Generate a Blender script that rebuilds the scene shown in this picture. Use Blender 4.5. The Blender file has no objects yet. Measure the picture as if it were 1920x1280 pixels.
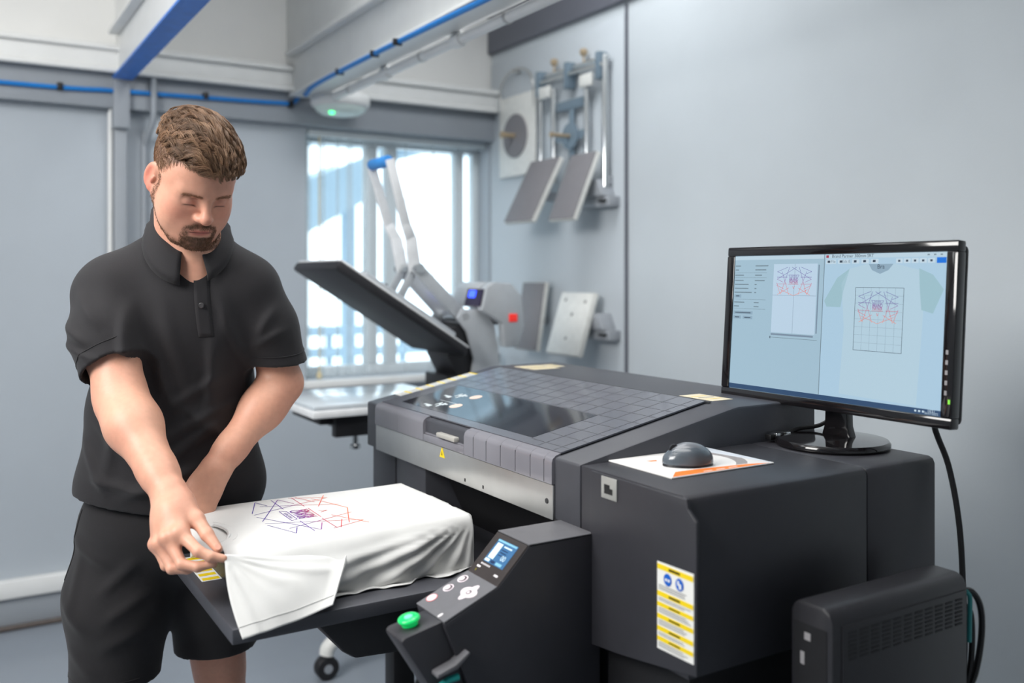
import bpy, bmesh, math, random
import numpy as np
from mathutils import Vector, Matrix, noise as mnoise

R = math.radians
scene = bpy.context.scene
COL = scene.collection
random.seed(7)

# ------------------------------------------------------------------ camera
cam_d = bpy.data.cameras.new('camera')
cam = bpy.data.objects.new('camera', cam_d)
COL.objects.link(cam)
cam.location = (0, 0, 1.43)
cam.rotation_euler = (R(90), 0, -math.atan2(.5224, .8527))
cam_d.sensor_width = 36
cam_d.lens = 36 * 1740 / 1920
cam_d.shift_y = -124 / 1920
cam_d.clip_start = .05
cam_d.dof.use_dof = True
cam_d.dof.focus_distance = 1.93
cam_d.dof.aperture_fstop = 1.9
scene.camera = cam

# ------------------------------------------------------------------ exposure, world, lights
vs = scene.view_settings
vs.view_transform = 'Standard'
vs.look = 'None'
vs.exposure = 0.1
vs.gamma = 1.0
vs.use_curve_mapping = False

world = bpy.data.worlds.new('world')
scene.world = world
world.use_nodes = True
wn = world.node_tree.nodes['Background']
wn.inputs[0].default_value = (.86, .95, 1.0, 1)
wn.inputs[1].default_value = 2.6


def area_light(name, loc, target, sx, sy, power, color=(1, 1, 1)):
    d = bpy.data.lights.new(name, 'AREA')
    d.shape = 'RECTANGLE'
    d.size, d.size_y = sx, sy
    d.energy = power
    d.color = color
    o = bpy.data.objects.new(name, d)
    COL.objects.link(o)
    o.location = loc
    v = Vector(target) - Vector(loc)
    o.rotation_euler = v.to_track_quat('-Z', 'Y').to_euler()
    return o


area_light('key_light_left', (-1.5, 1.45, 2.7), (1.6, 1.9, 1.1), 1.4, 1.4, 100, (1, .985, .96))  # unseen key light from the left, softbox style rather than a ceiling lamp
area_light('fill_light_near', (.8, 1.55, 3.0), (.9, 1.75, 0), 1.9, 1.3, 32, (1, .985, .965))  # added overhead fill for shirt and printer tops, no lamp known there
area_light('fill_light_middle', (1.55, 2.8, 3.0), (1.7, 2.9, 0), .9, 1.2, 24, (.97, .985, 1))  # added fill towards the right wall and press, not a known fixture
area_light('fill_light_back', (-.9, 2.6, 3.0), (-.5, 3.4, 0), 1.2, .6, 8, (.97, .985, 1))  # weak extra fill added to lift the window wall


# ------------------------------------------------------------------ helpers
def s2l(c):
    out = []
    for v in c[:3]:
        v = v / 255.
        out.append(v / 12.92 if v <= .04045 else ((v + .055) / 1.055) ** 2.4)
    return out + [1.0]


MATS = {}


def mat(name, color, rough=.5, metal=0., var=.06, nscale=40., bump=0., bscale=300., emit=0., coat=0.,
        alpha=1., trans=0., sheen=0., attr=None, sss=0., ecol=None, ior=1.45, spec=.5):
    if name in MATS:
        return MATS[name]
    m = bpy.data.materials.new(name)
    m.use_nodes = True
    nt = m.node_tree
    b = nt.nodes['Principled BSDF']
    tc = nt.nodes.new('ShaderNodeTexCoord')
    base = s2l(color)
    if attr:
        src = nt.nodes.new('ShaderNodeAttribute')
        src.attribute_name = attr
        csock = src.outputs['Color']
    else:
        src = nt.nodes.new('ShaderNodeRGB')
        src.outputs[0].default_value = base
        csock = src.outputs[0]
    if var > 0:
        nz = nt.nodes.new('ShaderNodeTexNoise')
        nz.inputs['Scale'].default_value = nscale
        nz.inputs['Detail'].default_value = 4
        nt.links.new(tc.outputs['Object'], nz.inputs['Vector'])
        mr = nt.nodes.new('ShaderNodeMapRange')
        mr.inputs['From Min'].default_value = .25
        mr.inputs['From Max'].default_value = .75
        mr.inputs['To Min'].default_value = 1 - var
        mr.inputs['To Max'].default_value = 1 + var
        nt.links.new(nz.outputs['Fac'], mr.inputs['Value'])
        mx = nt.nodes.new('ShaderNodeVectorMath')
        mx.operation = 'SCALE'
        nt.links.new(csock, mx.inputs[0])
        nt.links.new(mr.outputs[0], mx.inputs['Scale'])
        csock = mx.outputs[0]
    nt.links.new(csock, b.inputs['Base Color'])
    b.inputs['Roughness'].default_value = rough
    b.inputs['Metallic'].default_value = metal
    b.inputs['IOR'].default_value = ior
    b.inputs['Specular IOR Level'].default_value = spec
    if coat:
        b.inputs['Coat Weight'].default_value = coat
        b.inputs['Coat Roughness'].default_value = .05
    if sheen:
        b.inputs['Sheen Weight'].default_value = sheen
        b.inputs['Sheen Roughness'].default_value = .6
    if sss:
        b.inputs['Subsurface Weight'].default_value = sss
        b.inputs['Subsurface Radius'].default_value = (.9, .35, .2)
        b.inputs['Subsurface Scale'].default_value = .012
    if emit:
        b.inputs['Emission Strength'].default_value = emit
        if ecol:
            b.inputs['Emission Color'].default_value = s2l(ecol)
        else:
            nt.links.new(csock, b.inputs['Emission Color'])
    if trans:
        b.inputs['Transmission Weight'].default_value = trans
    if alpha < 1:
        b.inputs['Alpha'].default_value = alpha
    if bump:
        bn = nt.nodes.new('ShaderNodeTexNoise')
        bn.inputs['Scale'].default_value = bscale
        bn.inputs['Detail'].default_value = 3
        nt.links.new(tc.outputs['Object'], bn.inputs['Vector'])
        bp = nt.nodes.new('ShaderNodeBump')
        bp.inputs['Strength'].default_value = bump
        bp.inputs['Distance'].default_value = .002
        nt.links.new(bn.outputs['Fac'], bp.inputs['Height'])
        nt.links.new(bp.outputs[0], b.inputs['Normal'])
    MATS[name] = m
    return m


def orig(parent):
    """world location of the thing a part hangs under"""
    p = parent
    while p is not None and p.parent is not None:
        p = p.parent
    return Vector(p.location) if p is not None else Vector((0, 0, 0))


def link(name, me, parent=None, local=False):
    o = bpy.data.objects.new(name, me)
    COL.objects.link(o)
    if parent is not None:
        o.parent = parent
        if not local:
            L = orig(parent)
            me.transform(Matrix.Translation(-L))
    elif not local and len(me.vertices):
        n = len(me.vertices)
        co = np.empty(n * 3, np.float32)
        me.vertices.foreach_get('co', co)
        co = co.reshape(-1, 3)
        lo, hi = co.min(0), co.max(0)
        L = Vector(((lo[0] + hi[0]) / 2, (lo[1] + hi[1]) / 2, lo[2]))
        me.transform(Matrix.Translation(-L))
        o.location = L
    return o


def tag(o, label=None, cat=None, group=None, kind=None):
    if label: o['label'] = label
    if cat: o['category'] = cat
    if group: o['group'] = group
    if kind: o['kind'] = kind
    return o


def thing(name, label, cat, loc, rz=0, group=None):
    o = bpy.data.objects.new(name, None)
    COL.objects.link(o)
    o.empty_display_size = .1
    o.location = loc
    o.rotation_euler = (0, 0, rz)
    return tag(o, label, cat, group)


def structure(name, label=None):
    o = bpy.data.objects.new(name, None)
    COL.objects.link(o)
    return tag(o, label, None, None, 'structure')


class MB:
    """collects shapes, builds ONE mesh object"""
    def __init__(s):
        s.bm = bmesh.new()

    def poly(s, vs_, fs):
        v = [s.bm.verts.new(p) for p in vs_]
        out = []
        for f in fs:
            try:
                out.append(s.bm.faces.new([v[i] for i in f]))
            except ValueError:
                pass
        return v

    def box(s, lo, hi, M=None):
        x0, y0, z0 = lo
        x1, y1, z1 = hi
        p = [(x0, y0, z0), (x1, y0, z0), (x1, y1, z0), (x0, y1, z0), (x0, y0, z1), (x1, y0, z1), (x1, y1, z1), (x0, y1, z1)]
        if M is not None:
            p = [M @ Vector(q) for q in p]
        s.poly(p, [(3, 2, 1, 0), (4, 5, 6, 7), (0, 1, 5, 4), (1, 2, 6, 5), (2, 3, 7, 6), (3, 0, 4, 7)])
        return s

    def prism(s, pts, axis, lo, hi):
        """polygon pts in the plane without `axis`, extruded lo..hi along axis (0,1,2)"""
        def mk(p, t):
            if axis == 0: return (t, p[0], p[1])
            if axis == 1: return (p[0], t, p[1])
            return (p[0], p[1], t)
        n = len(pts)
        vs_ = [mk(p, lo) for p in pts] + [mk(p, hi) for p in pts]
        fs = [tuple(range(n)), tuple(range(2 * n - 1, n - 1, -1))]
        for i in range(n):
            j = (i + 1) % n
            fs.append((i, i + n, j + n, j))
        s.poly(vs_, fs)
        return s

    def tube(s, path, r, seg=8, cap=True):
        path = [Vector(p) for p in path]
        rr = r if isinstance(r, (list, tuple)) else [r] * len(path)
        rings = []
        up = None
        for i, p in enumerate(path):
            t = (path[min(i + 1, len(path) - 1)] - path[max(i - 1, 0)]).normalized()
            if up is None:
                up = Vector((0, 0, 1)) if abs(t.z) < .9 else Vector((1, 0, 0))
            x = t.cross(up).normalized()
            y = x.cross(t).normalized()
            up = y
            rings.append([s.bm.verts.new(p + rr[i] * (x * math.cos(2 * math.pi * k / seg) + y * math.sin(2 * math.pi * k / seg))) for k in range(seg)])
        for a, b in zip(rings, rings[1:]):
            for k in range(seg):
                s.bm.faces.new((a[k], a[(k + 1) % seg], b[(k + 1) % seg], b[k]))
        if cap:
            s.bm.faces.new(rings[0][::-1])
            s.bm.faces.new(rings[-1])
        return s

    def lathe(s, prof, center=(0, 0, 0), axis='Z', seg=32, M=None):
        """prof: list of (radius, height)"""
        c = Vector(center)
        rings = []
        for (r, h) in prof:
            ring = []
            for k in range(seg):
                a = 2 * math.pi * k / seg
                if axis == 'Z': p = Vector((r * math.cos(a), r * math.sin(a), h))
                elif axis == 'X': p = Vector((h, r * math.cos(a), r * math.sin(a)))
                else: p = Vector((r * math.sin(a), h, r * math.cos(a)))
                p = (M @ p) if M is not None else p + c
                ring.append(s.bm.verts.new(p))
            rings.append(ring)
        for a, b in zip(rings, rings[1:]):
            for k in range(seg):
                s.bm.faces.new((a[k], a[(k + 1) % seg], b[(k + 1) % seg], b[k]))
        s.bm.faces.new(rings[0][::-1])
        s.bm.faces.new(rings[-1])
        return s

    def build(s, name, m, parent=None, bevel=0., seg=2, smooth=None, local=False, bangle=30):
        bm = s.bm
        bmesh.ops.recalc_face_normals(bm, faces=bm.faces[:])
        if bevel > 0:
            es = [e for e in bm.edges if e.is_manifold and e.calc_face_angle(0) > R(bangle)]
            bmesh.ops.bevel(bm, geom=es, offset=bevel, segments=seg, affect='EDGES', profile=.5, clamp_overlap=True)
        if smooth is None:
            smooth = bevel > 0
        me = bpy.data.meshes.new(name)
        bm.to_mesh(me)
        bm.free()
        if smooth:
            for p in me.polygons: p.use_smooth = True
            try:
                me.set_sharp_from_angle(angle=R(40))
            except Exception:
                pass
        me.materials.append(m)
        return link(name, me, parent, local)


def bx(name, lo, hi, m, parent=None, bevel=0., local=False, seg=2):
    return MB().box(lo, hi).build(name, m, parent, bevel, local=local, seg=seg)


def rounded(path, n=6):
    """Catmull-Rom through points"""
    P = [Vector(p) for p in path]
    P = [2 * P[0] - P[1]] + P + [2 * P[-1] - P[-2]]
    out = []
    for i in range(1, len(P) - 2):
        for k in range(n):
            t = k / n
            a, b, c, d = P[i - 1], P[i], P[i + 1], P[i + 2]
            out.append(.5 * ((2 * b) + (c - a) * t + (2 * a - 5 * b + 4 * c - d) * t * t + (3 * b - a - 3 * c + d) * t ** 3))
    out.append(P[-2])
    return out


def quad(name, pts, m, parent=None, local=False, thick=0.0006):
    """thin plate (print, sticker) from 4 or more coplanar points; thickness along its normal"""
    P = [Vector(p) for p in pts]
    n = (P[1] - P[0]).cross(P[-1] - P[0]).normalized()
    mb = MB()
    k = len(P)
    mb.poly([p for p in P] + [p + n * thick for p in P],
            [tuple(range(k - 1, -1, -1)), tuple(range(k, 2 * k))] + [(i, (i + 1) % k, (i + 1) % k + k, i + k) for i in range(k)])
    return mb.build(name, m, parent, local=local)


def text_mesh(txt, size, M, bold=0.0, align='CENTER', extr=.0):
    """text as bmesh-ready (verts, faces), mapped by matrix M from the text's XY plane"""
    cu = bpy.data.curves.new('t', 'FONT')
    cu.body = txt
    cu.size = size
    cu.align_x = align
    cu.align_y = 'CENTER'
    cu.offset = bold
    cu.extrude = extr
    cu.resolution_u = 3
    o = bpy.data.objects.new('t', cu)
    COL.objects.link(o)
    dg = bpy.context.evaluated_depsgraph_get()
    me = bpy.data.meshes.new_from_object(o.evaluated_get(dg))
    bpy.data.objects.remove(o)
    bpy.data.curves.remove(cu)
    vs_ = [M @ v.co for v in me.vertices]
    fs = [tuple(p.vertices) for p in me.polygons]
    bpy.data.meshes.remove(me)
    return vs_, fs


def text(name, txt, size, M, m, parent, local=False, bold=0., align='CENTER'):
    vs_, fs = text_mesh(txt, size, M, bold, align)
    mb = MB()
    mb.poly(vs_, fs)
    return mb.build(name, m, parent, local=local)


# ------------------------------------------------------------------ shared materials
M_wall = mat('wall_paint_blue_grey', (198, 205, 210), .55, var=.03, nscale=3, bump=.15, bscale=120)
M_wallw = mat('wall_paint_window_shaded', (177, 185, 193), .55, var=.03, nscale=3, bump=.15, bscale=120)  # wall paint again, darkened: the window wall's shade is put into its colour
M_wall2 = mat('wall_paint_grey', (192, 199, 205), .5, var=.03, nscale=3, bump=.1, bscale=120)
M_dgrey = mat('paint_dark_grey', (104, 106, 116), .5, var=.04, nscale=6)
M_mgrey = mat('paint_mid_grey', (150, 156, 163), .5, var=.04, nscale=6)
M_ceil = mat('ceiling_white', (228, 228, 226), .6, var=.03, nscale=4)
M_white = mat('paint_white', (232, 233, 232), .45, var=.03, nscale=12)
M_floor = mat('floor_vinyl_grey', (138, 146, 156), .28, var=.07, nscale=2.2, bump=.05, bscale=60)
M_blue = mat('paint_blue', (34, 122, 220), .4, var=.12, nscale=30)
M_bluecable = mat('cable_blue', (28, 125, 205), .4)
M_black = mat('plastic_black', (32, 32, 35), .45, var=.08, nscale=60, bump=.04, bscale=900)
M_blackm = mat('cable_black', (20, 20, 22), .4)
M_body = mat('printer_shell_charcoal', (52, 52, 57), .42, var=.05, nscale=30, bump=.06, bscale=1500)
M_body2 = mat('printer_panel_charcoal', (70, 71, 77), .4, var=.04, nscale=30, bump=.05, bscale=1500)
M_dark = mat('printer_interior_black', (24, 24, 27), .6)
M_steel = mat('brushed_steel', (196, 196, 194), .34, .75, var=.04, nscale=20)
M_chrome = mat('chrome', (215, 217, 218), .14, 1.0, var=.02)
M_silver = mat('silver_enamel', (190, 194, 198), .38, .35, var=.03)
M_paper = mat('label_white', (238, 238, 234), .5, var=.02)
M_yellow = mat('label_yellow', (245, 214, 30), .5, var=.03)
M_ink = mat('print_ink_grey', (90, 90, 92), .6)

# ------------------------------------------------------------------ the room
WB, WA = 4.28, 2.49        # window wall (y), right wall (x)
X0, Y0 = -2.6, -2.2
ZC = 3.05

o = MB().box((X0 - .1, Y0 - .1, -.1), (WA + .1, WB + .1, 0)).build('floor', M_floor); tag(o, kind='structure')

# window wall with opening
wx0, wx1, wz0, wz1 = 1.47, 2.475, .93, 2.135
mb = MB()
mb.box((X0 - .1, WB, 0), (wx0, WB + .22, 2.95))
mb.box((wx0, WB, 0), (wx1, WB + .22, wz0))
mb.box((wx0, WB, wz1), (wx1, WB + .22, 2.95))
mb.box((wx1, WB, 0), (WA + .1, WB + .22, 2.95))
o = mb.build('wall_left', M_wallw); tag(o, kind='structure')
o = bx('wall_right', (WA, Y0, 0), (WA + .12, WB + .22, 3.2), M_wall); tag(o, kind='structure')
o = bx('wall_near', (X0 - .1, Y0 - .12, 0), (WA + .12, Y0, 3.2), M_wall); tag(o, kind='structure')
o = bx('wall_rear', (X0 - .12, Y0 - .1, 0), (X0, WB + .2, 3.2), M_wall); tag(o, kind='structure')

# sloping white ceiling that rises from the window wall, flat further in; coffers between the beams
mb = MB()
prof = [(WB + .22, 2.93), (WB, 2.93), (3.1, ZC), (Y0 - .1, ZC), (Y0 - .1, ZC + .1), (3.2, ZC + .1), (WB + .22, 3.05)]
mb.prism(prof, 0, X0 - .1, WA + .1)
o = mb.build('ceiling', M_ceil); tag(o, kind='structure')

o = bx('trim_8', (X0, WB - .012, 2.4), (WA - .002, WB - .001, 2.925), M_ceil); tag(o, kind='structure')
# deep grey beam along the head of the window wall
o = bx('trim_1', (X0, WB - .07, 2.135), (WA - .002, WB - .002, 2.285), M_mgrey, bevel=.004); tag(o, kind='structure')
o = bx('trim_2', (X0, WB - .11, 2.29), (WA - .002, WB - .002, 2.398), M_white, bevel=.006); tag(o, kind='structure')
# painted dark band at the top of the right wall and the lining board below
o = bx('trim_3', (WA - .03, Y0, 2.6), (WA - .001, WB - .015, 2.925), M_dgrey, bevel=.003); tag(o, kind='structure')
o = bx('trim_4', (WA - .016, 3.125, .0), (WA - .001, WB - .03, 2.545), M_wall2, bevel=.003); tag(o, kind='structure')
o = bx('trim_5', (WA - .012, 3.115, .0), (WA - .001, 3.124, 2.59), M_dgrey); tag(o, kind='structure')
# skirting of the window wall with a capping rail
sk = structure('baseboard_left')
bx('skirting_board', (X0, WB - .03, .0), (WA - .02, WB - .001, .128), M_mgrey, sk, .004)
bx('skirting_cap', (X0, WB - .05, .129), (WA - .02, WB - .001, .2), M_white, sk, .006)
M_pipe = mat('pipe_rust', (92, 84, 80), .6, var=.2, nscale=40)
MB().tube([(X0, WB - .045, .012), (WA - .02, WB - .045, .012)], .011).build('floor_pipe', M_pipe, sk, smooth=True)
o = bx('baseboard_right', (WA - .015, Y0, 0), (WA - .001, 3.11, .1), M_mgrey, bevel=.003); tag(o, kind='structure')

# roof beams running towards the camera
def beam(name, x0, x1, under):
    b = structure(name)
    bx('web', (x0 + .012, Y0, 2.262), (x1 - .012, WB - .005, ZC - .002), M_white, b, .004)
    bx('flange', (x0 - .012, Y0, 2.25), (x1 + .012, WB - .115, 2.261), under, b, .002)
    bx('ledge', (x0 - .03, Y0, 2.43), (x0 + .011, WB - .12, 2.452), M_white, b, .004)
    return b
beam('trim_6', .612, .668, M_blue)
beam('trim_7', 1.36, 1.47, M_white)

# conduits on the head beam
for i, (z, y, r) in enumerate([(2.375, WB - .125, .011), (2.285, WB - .118, .013)]):
    c = MB().tube([(X0 + .01, y, z), (WA - .03, y, z)], r, 10).build('conduit_pipe', M_white, smooth=True)
    tag(c, ['slim white conduit pipe along the head of the window wall, upper one',
            'white conduit pipe along the head of the window wall, lower one'][i], 'pipe', 'conduits along the window wall')
# round conduit slung below the second beam, with couplings
c = thing('ceiling_conduit', 'white conduit pipe with couplings under the beam beside the blue cable', 'pipe', (1.49, 2.0, 2.23))
MB().tube([(1.49, .0, 2.228), (1.49, 4.0, 2.228)], .018, 12).build('pipe', M_white, c, smooth=True)
for y in (2.75, 3.35):
    MB().lathe([(.024, 0), (.026, .005), (.026, .05), (.024, .055)], (1.49, y, 2.228), 'Y', 16).build('coupling', M_white, c, smooth=True)
for y in (2.45, 3.05, 3.75):
    MB().lathe([(.021, 0), (.021, .012)], (1.49, y, 2.228), 'Y', 16).build('clip', M_steel, c, smooth=True)

# blue cables
pts = rounded([(X0 + .01, WB - .084, 2.19), (.1, WB - .084, 2.195), (.6, WB - .084, 2.205), (.95, WB - .084, 2.212), (1.3, WB - .084, 2.222), (1.385, WB - .086, 2.232),
               (1.42, WB - .105, 2.3), (1.415, WB - .14, 2.33), (1.39, 4.05, 2.243), (1.345, 3.8, 2.238), (1.34, 3.3, 2.238), (1.35, 2.8, 2.24), (1.36, 2.2, 2.24), (1.36, 1.2, 2.24)], 6)
c = thing('blue_cable', 'bright blue cable running along the window wall and up onto the beam', 'cable', (.6, WB - .08, 2.19))
MB().tube(pts, .0095, 8).build('cable', M_bluecable, c, smooth=True)
for x in (.405, .985, 1.37):
    bx('cable_clip', (x - .011, WB - .1, 2.186 + .02 * (x > .9)), (x + .011, WB - .071, 2.216 + .02 * (x > .9)), M_blackm, c, .003)
for y in (2.95, 3.15, 3.5):
    bx('cable_clip', (1.325, y - .008, 2.226), (1.358, y + .008, 2.2495), M_blackm, c, .003)

# box trunking and pipe on the window wall
c = thing('cable_trunking', 'grey box trunking dropping down the wall behind the man', 'trunking', (.64, WB - .03, 0))
bx('duct_upper', (.607, WB - .1, 2.05), (.672, WB - .002, 2.249), M_mgrey, c, .004)
bx('duct', (.615, WB - .07, .201), (.665, WB - .002, 2.052), M_mgrey, c, .004)
MB().tube([(.604, WB - .03, .21), (.604, WB - .03, 2.12), (.618, WB - .05, 2.2)], .01, 8).build('side_pipe', M_white, c, smooth=True)
c = MB().tube(rounded([(.742, WB - .02, .21), (.742, WB - .02, 1.9), (.745, WB - .03, 2.0), (.765, WB - .1, 2.1), (.765, WB - .1, 2.28)], 4), .013, 10).build('wall_pipe', M_mgrey, smooth=True)
tag(c, 'thin grey pipe bent outwards under the ceiling, beside the box trunking', 'pipe')

# emergency light
c = thing('emergency_light', 'round white emergency light with a green indicator below the ceiling beam', 'light', (1.56, 4.06, 2.2))
MB().lathe([(.03, .06), (.13, .058), (.135, .05), (.135, .02), (.128, .005), (.12, 0)], (1.56, 4.06, 2.2), seg=40).build('housing', M_white, c, smooth=True)
M_diff = mat('diffuser', (225, 240, 235), .35, var=.02)
MB().lathe([(.119, .004), (.112, -.014), (.09, -.028), (.05, -.036), (.01, -.038)], (1.56, 4.06, 2.2), seg=40).build('diffuser', M_diff, c, smooth=True)
M_green = mat('led_green', (60, 255, 140), .4, emit=3, ecol=(70, 255, 150))
MB().lathe([(.012, 0), (.012, -.006), (.004, -.009)], (1.5, 4.01, 2.169), seg=12).build('indicator', M_green, c)
bx('bracket', (1.53, 4.03, 2.261), (1.59, 4.09, 2.285), M_white, c)

# ------------------------------------------------------------------ window
w = structure('window_1')
fy = WB + .14
M_frame = mat('window_frame_white', (214, 222, 226), .4, var=.02)
M_glass = mat('window_glass', (235, 245, 250), .02, var=0, trans=1, ior=1.05)
bx('window_frame', (wx0, fy - .03, wz1 - .05), (wx1, fy + .03, wz1), M_frame, w, .004)
bx('window_frame', (wx0, fy - .03, wz0), (wx1, fy + .03, wz0 + .05), M_frame, w, .004)
bx('window_frame', (wx0, fy - .03, wz0 + .051), (wx0 + .05, fy + .03, wz1 - .051), M_frame, w, .004)
bx('window_frame', (wx1 - .03, fy - .03, wz0 + .051), (wx1, fy + .03, wz1 - .051), M_frame, w, .004)
xs = [wx0 + .051, 1.855, 1.965, 2.36, wx1 - .031]
mull = [(1.825, 1.885), (1.935, 1.995), (2.335, 2.385)]
for a_, b_ in mull:
    bx('mullion', (a_, fy - .03, wz0 + .051), (b_, fy + .03, wz1 - .051), M_frame, w, .004)
ed = [wx0 + .051] + [v for ab in mull for v in ab] + [wx1 - .031]
for i in range(0, 8, 2):
    bx('pane', (ed[i], fy - .003, wz0 + .051), (ed[i + 1], fy + .003, wz1 - .051), M_glass, w)
bx('window_sill', (wx0 - .02, WB - .06, wz0 - .035), (wx1, WB + .1, wz0 - .001), M_white, w, .005)
bx('head_rail', (wx0 + .005, WB + .02, wz1 - .035), (wx1 - .005, WB + .06, wz1 - .003), M_frame, w, .003)

# vertical blind: translucent strips hanging from the head rail
M_slat = mat('blind_strip', (226, 236, 240), .6, var=.02, alpha=.28)
vb = thing('vertical_blind', 'pale translucent vertical blind strips hanging in the window', 'blind', (1.95, WB + .04, wz0 + .01))
random.seed(3)
xx = wx0 + .03
k = 0
while xx < wx1 - .05:
    ang = R(random.uniform(35, 70))
    wdt = .05
    dx, dy = wdt / 2 * math.cos(ang), wdt / 2 * math.sin(ang) * .7
    zt, zb = wz1 - .036, wz0 + .012
    quad('strip', [(xx - dx, WB + .05 - dy, zb), (xx + dx, WB + .05 + dy, zb), (xx + dx, WB + .05 + dy, zt), (xx - dx, WB + .05 - dy, zt)], M_slat, vb, thick=.0008)
    xx += random.uniform(.06, .085) if xx < 1.8 else random.uniform(.12, .2)
    k += 1
M_cord = mat('blind_cord', (215, 200, 160), .6)
MB().tube([(1.535, WB - .008, wz0 + .03), (1.535, WB - .008, wz1 - .04)], .004, 6).build('pull_cord', M_cord, vb)
MB().lathe([(.004, .03), (.012, .02), (.013, 0), (.006, -.004)], (1.535, WB - .008, wz0 + .01), seg=12).build('cord_weight', M_cord, vb, smooth=True)

# what stands outside the window
M_out = mat('outside_cladding', (186, 202, 212), .7, var=.05, nscale=5)
M_out2 = mat('outside_steel_blue', (168, 188, 202), .6, var=.05)
c = thing('outdoor_canopy', 'blue-grey canopy roof seen through the top of the window', 'canopy', (3.2, 6.4, 2.5))
bx('roof', (1.0, 5.6, 2.47), (5.5, 7.2, 2.6), M_out, c, .01)
for i in range(5):
    bx('rafter', (1.3 + i * .9, 5.6, 2.38), (1.4 + i * .9, 7.2, 2.468), M_out2, c)
for x in (1.1, 5.3):
    bx('post', (x, 7.0, 0), (x + .1, 7.1, 2.379), M_out2, c)
c = thing('outdoor_stair', 'pale blue outdoor stair slanting across the left of the window', 'stair', (2.0, 7.3, 0))
MB().prism([(1.5, 1.2), (1.5, 1.75), (3.1, 2.46), (3.1, 2.1)], 1, 7.3, 7.4).build('stringer', M_out, c)
MB().prism([(1.5, 1.2), (1.5, 1.75), (3.1, 2.46), (3.1, 2.1)], 1, 8.2, 8.3).build('stringer', M_out, c)
for i in range(6):
    bx('tread', (1.55 + i * .26, 7.401, 1.5 + i * .115), (1.8 + i * .26, 8.199, 1.53 + i * .115), M_out2, c)
bx('post', (3.0, 7.7, 0), (3.1, 7.8, 2.1), M_out2, c)
bx('post', (1.55, 7.7, 0), (1.65, 7.8, 1.2), M_out2, c)
c = thing('outdoor_railing', 'low blue-grey metal railing outside the window', 'railing', (3.2, 6.6, 0))
for z in (.62, .82, .98):
    bx('rail', (1.2, 6.6, z), (5.6, 6.64, z + .07), M_out2, c, .004)
for i in range(8):
    bx('post', (1.25 + i * .6, 6.641, 0), (1.29 + i * .6, 6.68, 1.05), M_out2, c)
M_grnd = mat('outside_concrete', (205, 208, 208), .8, var=.06, nscale=3)
o = bx('ground_outside', (-2, WB + .23, -.1), (9, 14, -.005), M_grnd); tag(o, kind='structure')

# ------------------------------------------------------------------ garment printer
PZ = 1.085
st = thing('printer_stand', 'black steel stand under the garment printer', 'stand', (1.3, 1.8, 0))
for x in (1.03, 1.53):
    for y in (1.18, 2.25):
        bx('leg', (x - .03, y - .03, .0), (x + .03, y + .03, .56), M_black, st, .004)
bx('top_frame', (1.0, 1.12, .561), (1.6, 2.33, .598), M_black, st, .004)
bx('lower_shelf', (1.0, 1.12, .2), (1.56, 2.28, .22), M_black, st)
bx('side_shelf', (1.13, .93, .47), (1.53, 1.149, .49), M_black, st)
MB().box((1.16, .96, .0), (1.19, .99, .469)).build('shelf_leg', M_black, st)
MB().box((1.46, .96, .0), (1.49, .99, .469)).build('shelf_leg', M_black, st)

P = thing('garment_printer', 'large charcoal garment printer with a smoked lid and steel front strip', 'printer', (1.3, 1.85, .6))
B0, B1 = 1.372, 2.365     # main housing
L0, L1 = 1.452, 2.292     # lid
# housing above the opening
MB().prism([(.985, .968), (.985, 1.086), (1.37, 1.161), (1.385, 1.163), (1.605, 1.163), (1.612, 1.155), (1.612, .968)], 1, B0, B1).build('housing', M_body2, P, .005)
# lower body around the opening
bx('lower_panel', (1.0, 2.213, .6), (1.6, 2.36, .966), M_body2, P, .004)
bx('lower_panel', (1.002, 2.04, .6), (1.6, 2.211, .962), M_body2, P, .004)
bx('lower_panel', (1.0, 1.374, .6), (1.6, 1.48, .966), M_body, P, .003)
bx('inner_wall', (1.42, 1.482, .601), (1.6, 2.038, .966), M_dark, P)
bx('inner_floor', (1.0, 1.482, .6), (1.418, 2.038, .68), M_dark, P)
# dark flap across the opening, tilted guard and bearing rods inside
MB().prism([(1.04, .945), (1.05, .945), (1.16, .72), (1.15, .72)], 1, 1.50, 2.0).build('inner_flap', M_dark, P)
MB().tube([(.93, 1.60, .86), (1.3, 1.60, .86)], .014, 10).build('guide_rail', M_blackm, P, smooth=True)
MB().tube([(.90, 1.575, .845), (1.02, 1.56, .852)], [.012, .016], 10).build('guide_stop', M_black, P, smooth=True)
bx('guide_block', (1.02, 1.55, .86), (1.1, 1.6, .9), M_black, P, .004)
# steel front strip
bx('front_strip', (.9795, L0, .968), (.9848, L1, 1.034), M_steel, P, .0015)
M_screw = mat('screw_dark', (70, 70, 72), .4, .6)
MB().lathe([(.0055, 0), (.005, -.0015), (.002, -.0016)], (.9795, 1.4715, 1.001), 'X', 14).build('lock', M_screw, P)
for y in (1.797, 1.7166):
    bx('slot', (.979, y - .0025, .976), (.9796, y + .0025, .983), M_blackm, P)
tri = quad('warning_triangle', [(.9792, 1.919, 1.011), (.9792, 1.893, 1.011), (.9792, 1.906, 1.0345)], M_yellow, P)
quad('triangle_mark', [(.9784, 1.908, 1.016), (.9784, 1.904, 1.016), (.9784, 1.906, 1.026)], M_blackm, tri, thick=.0003)

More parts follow.
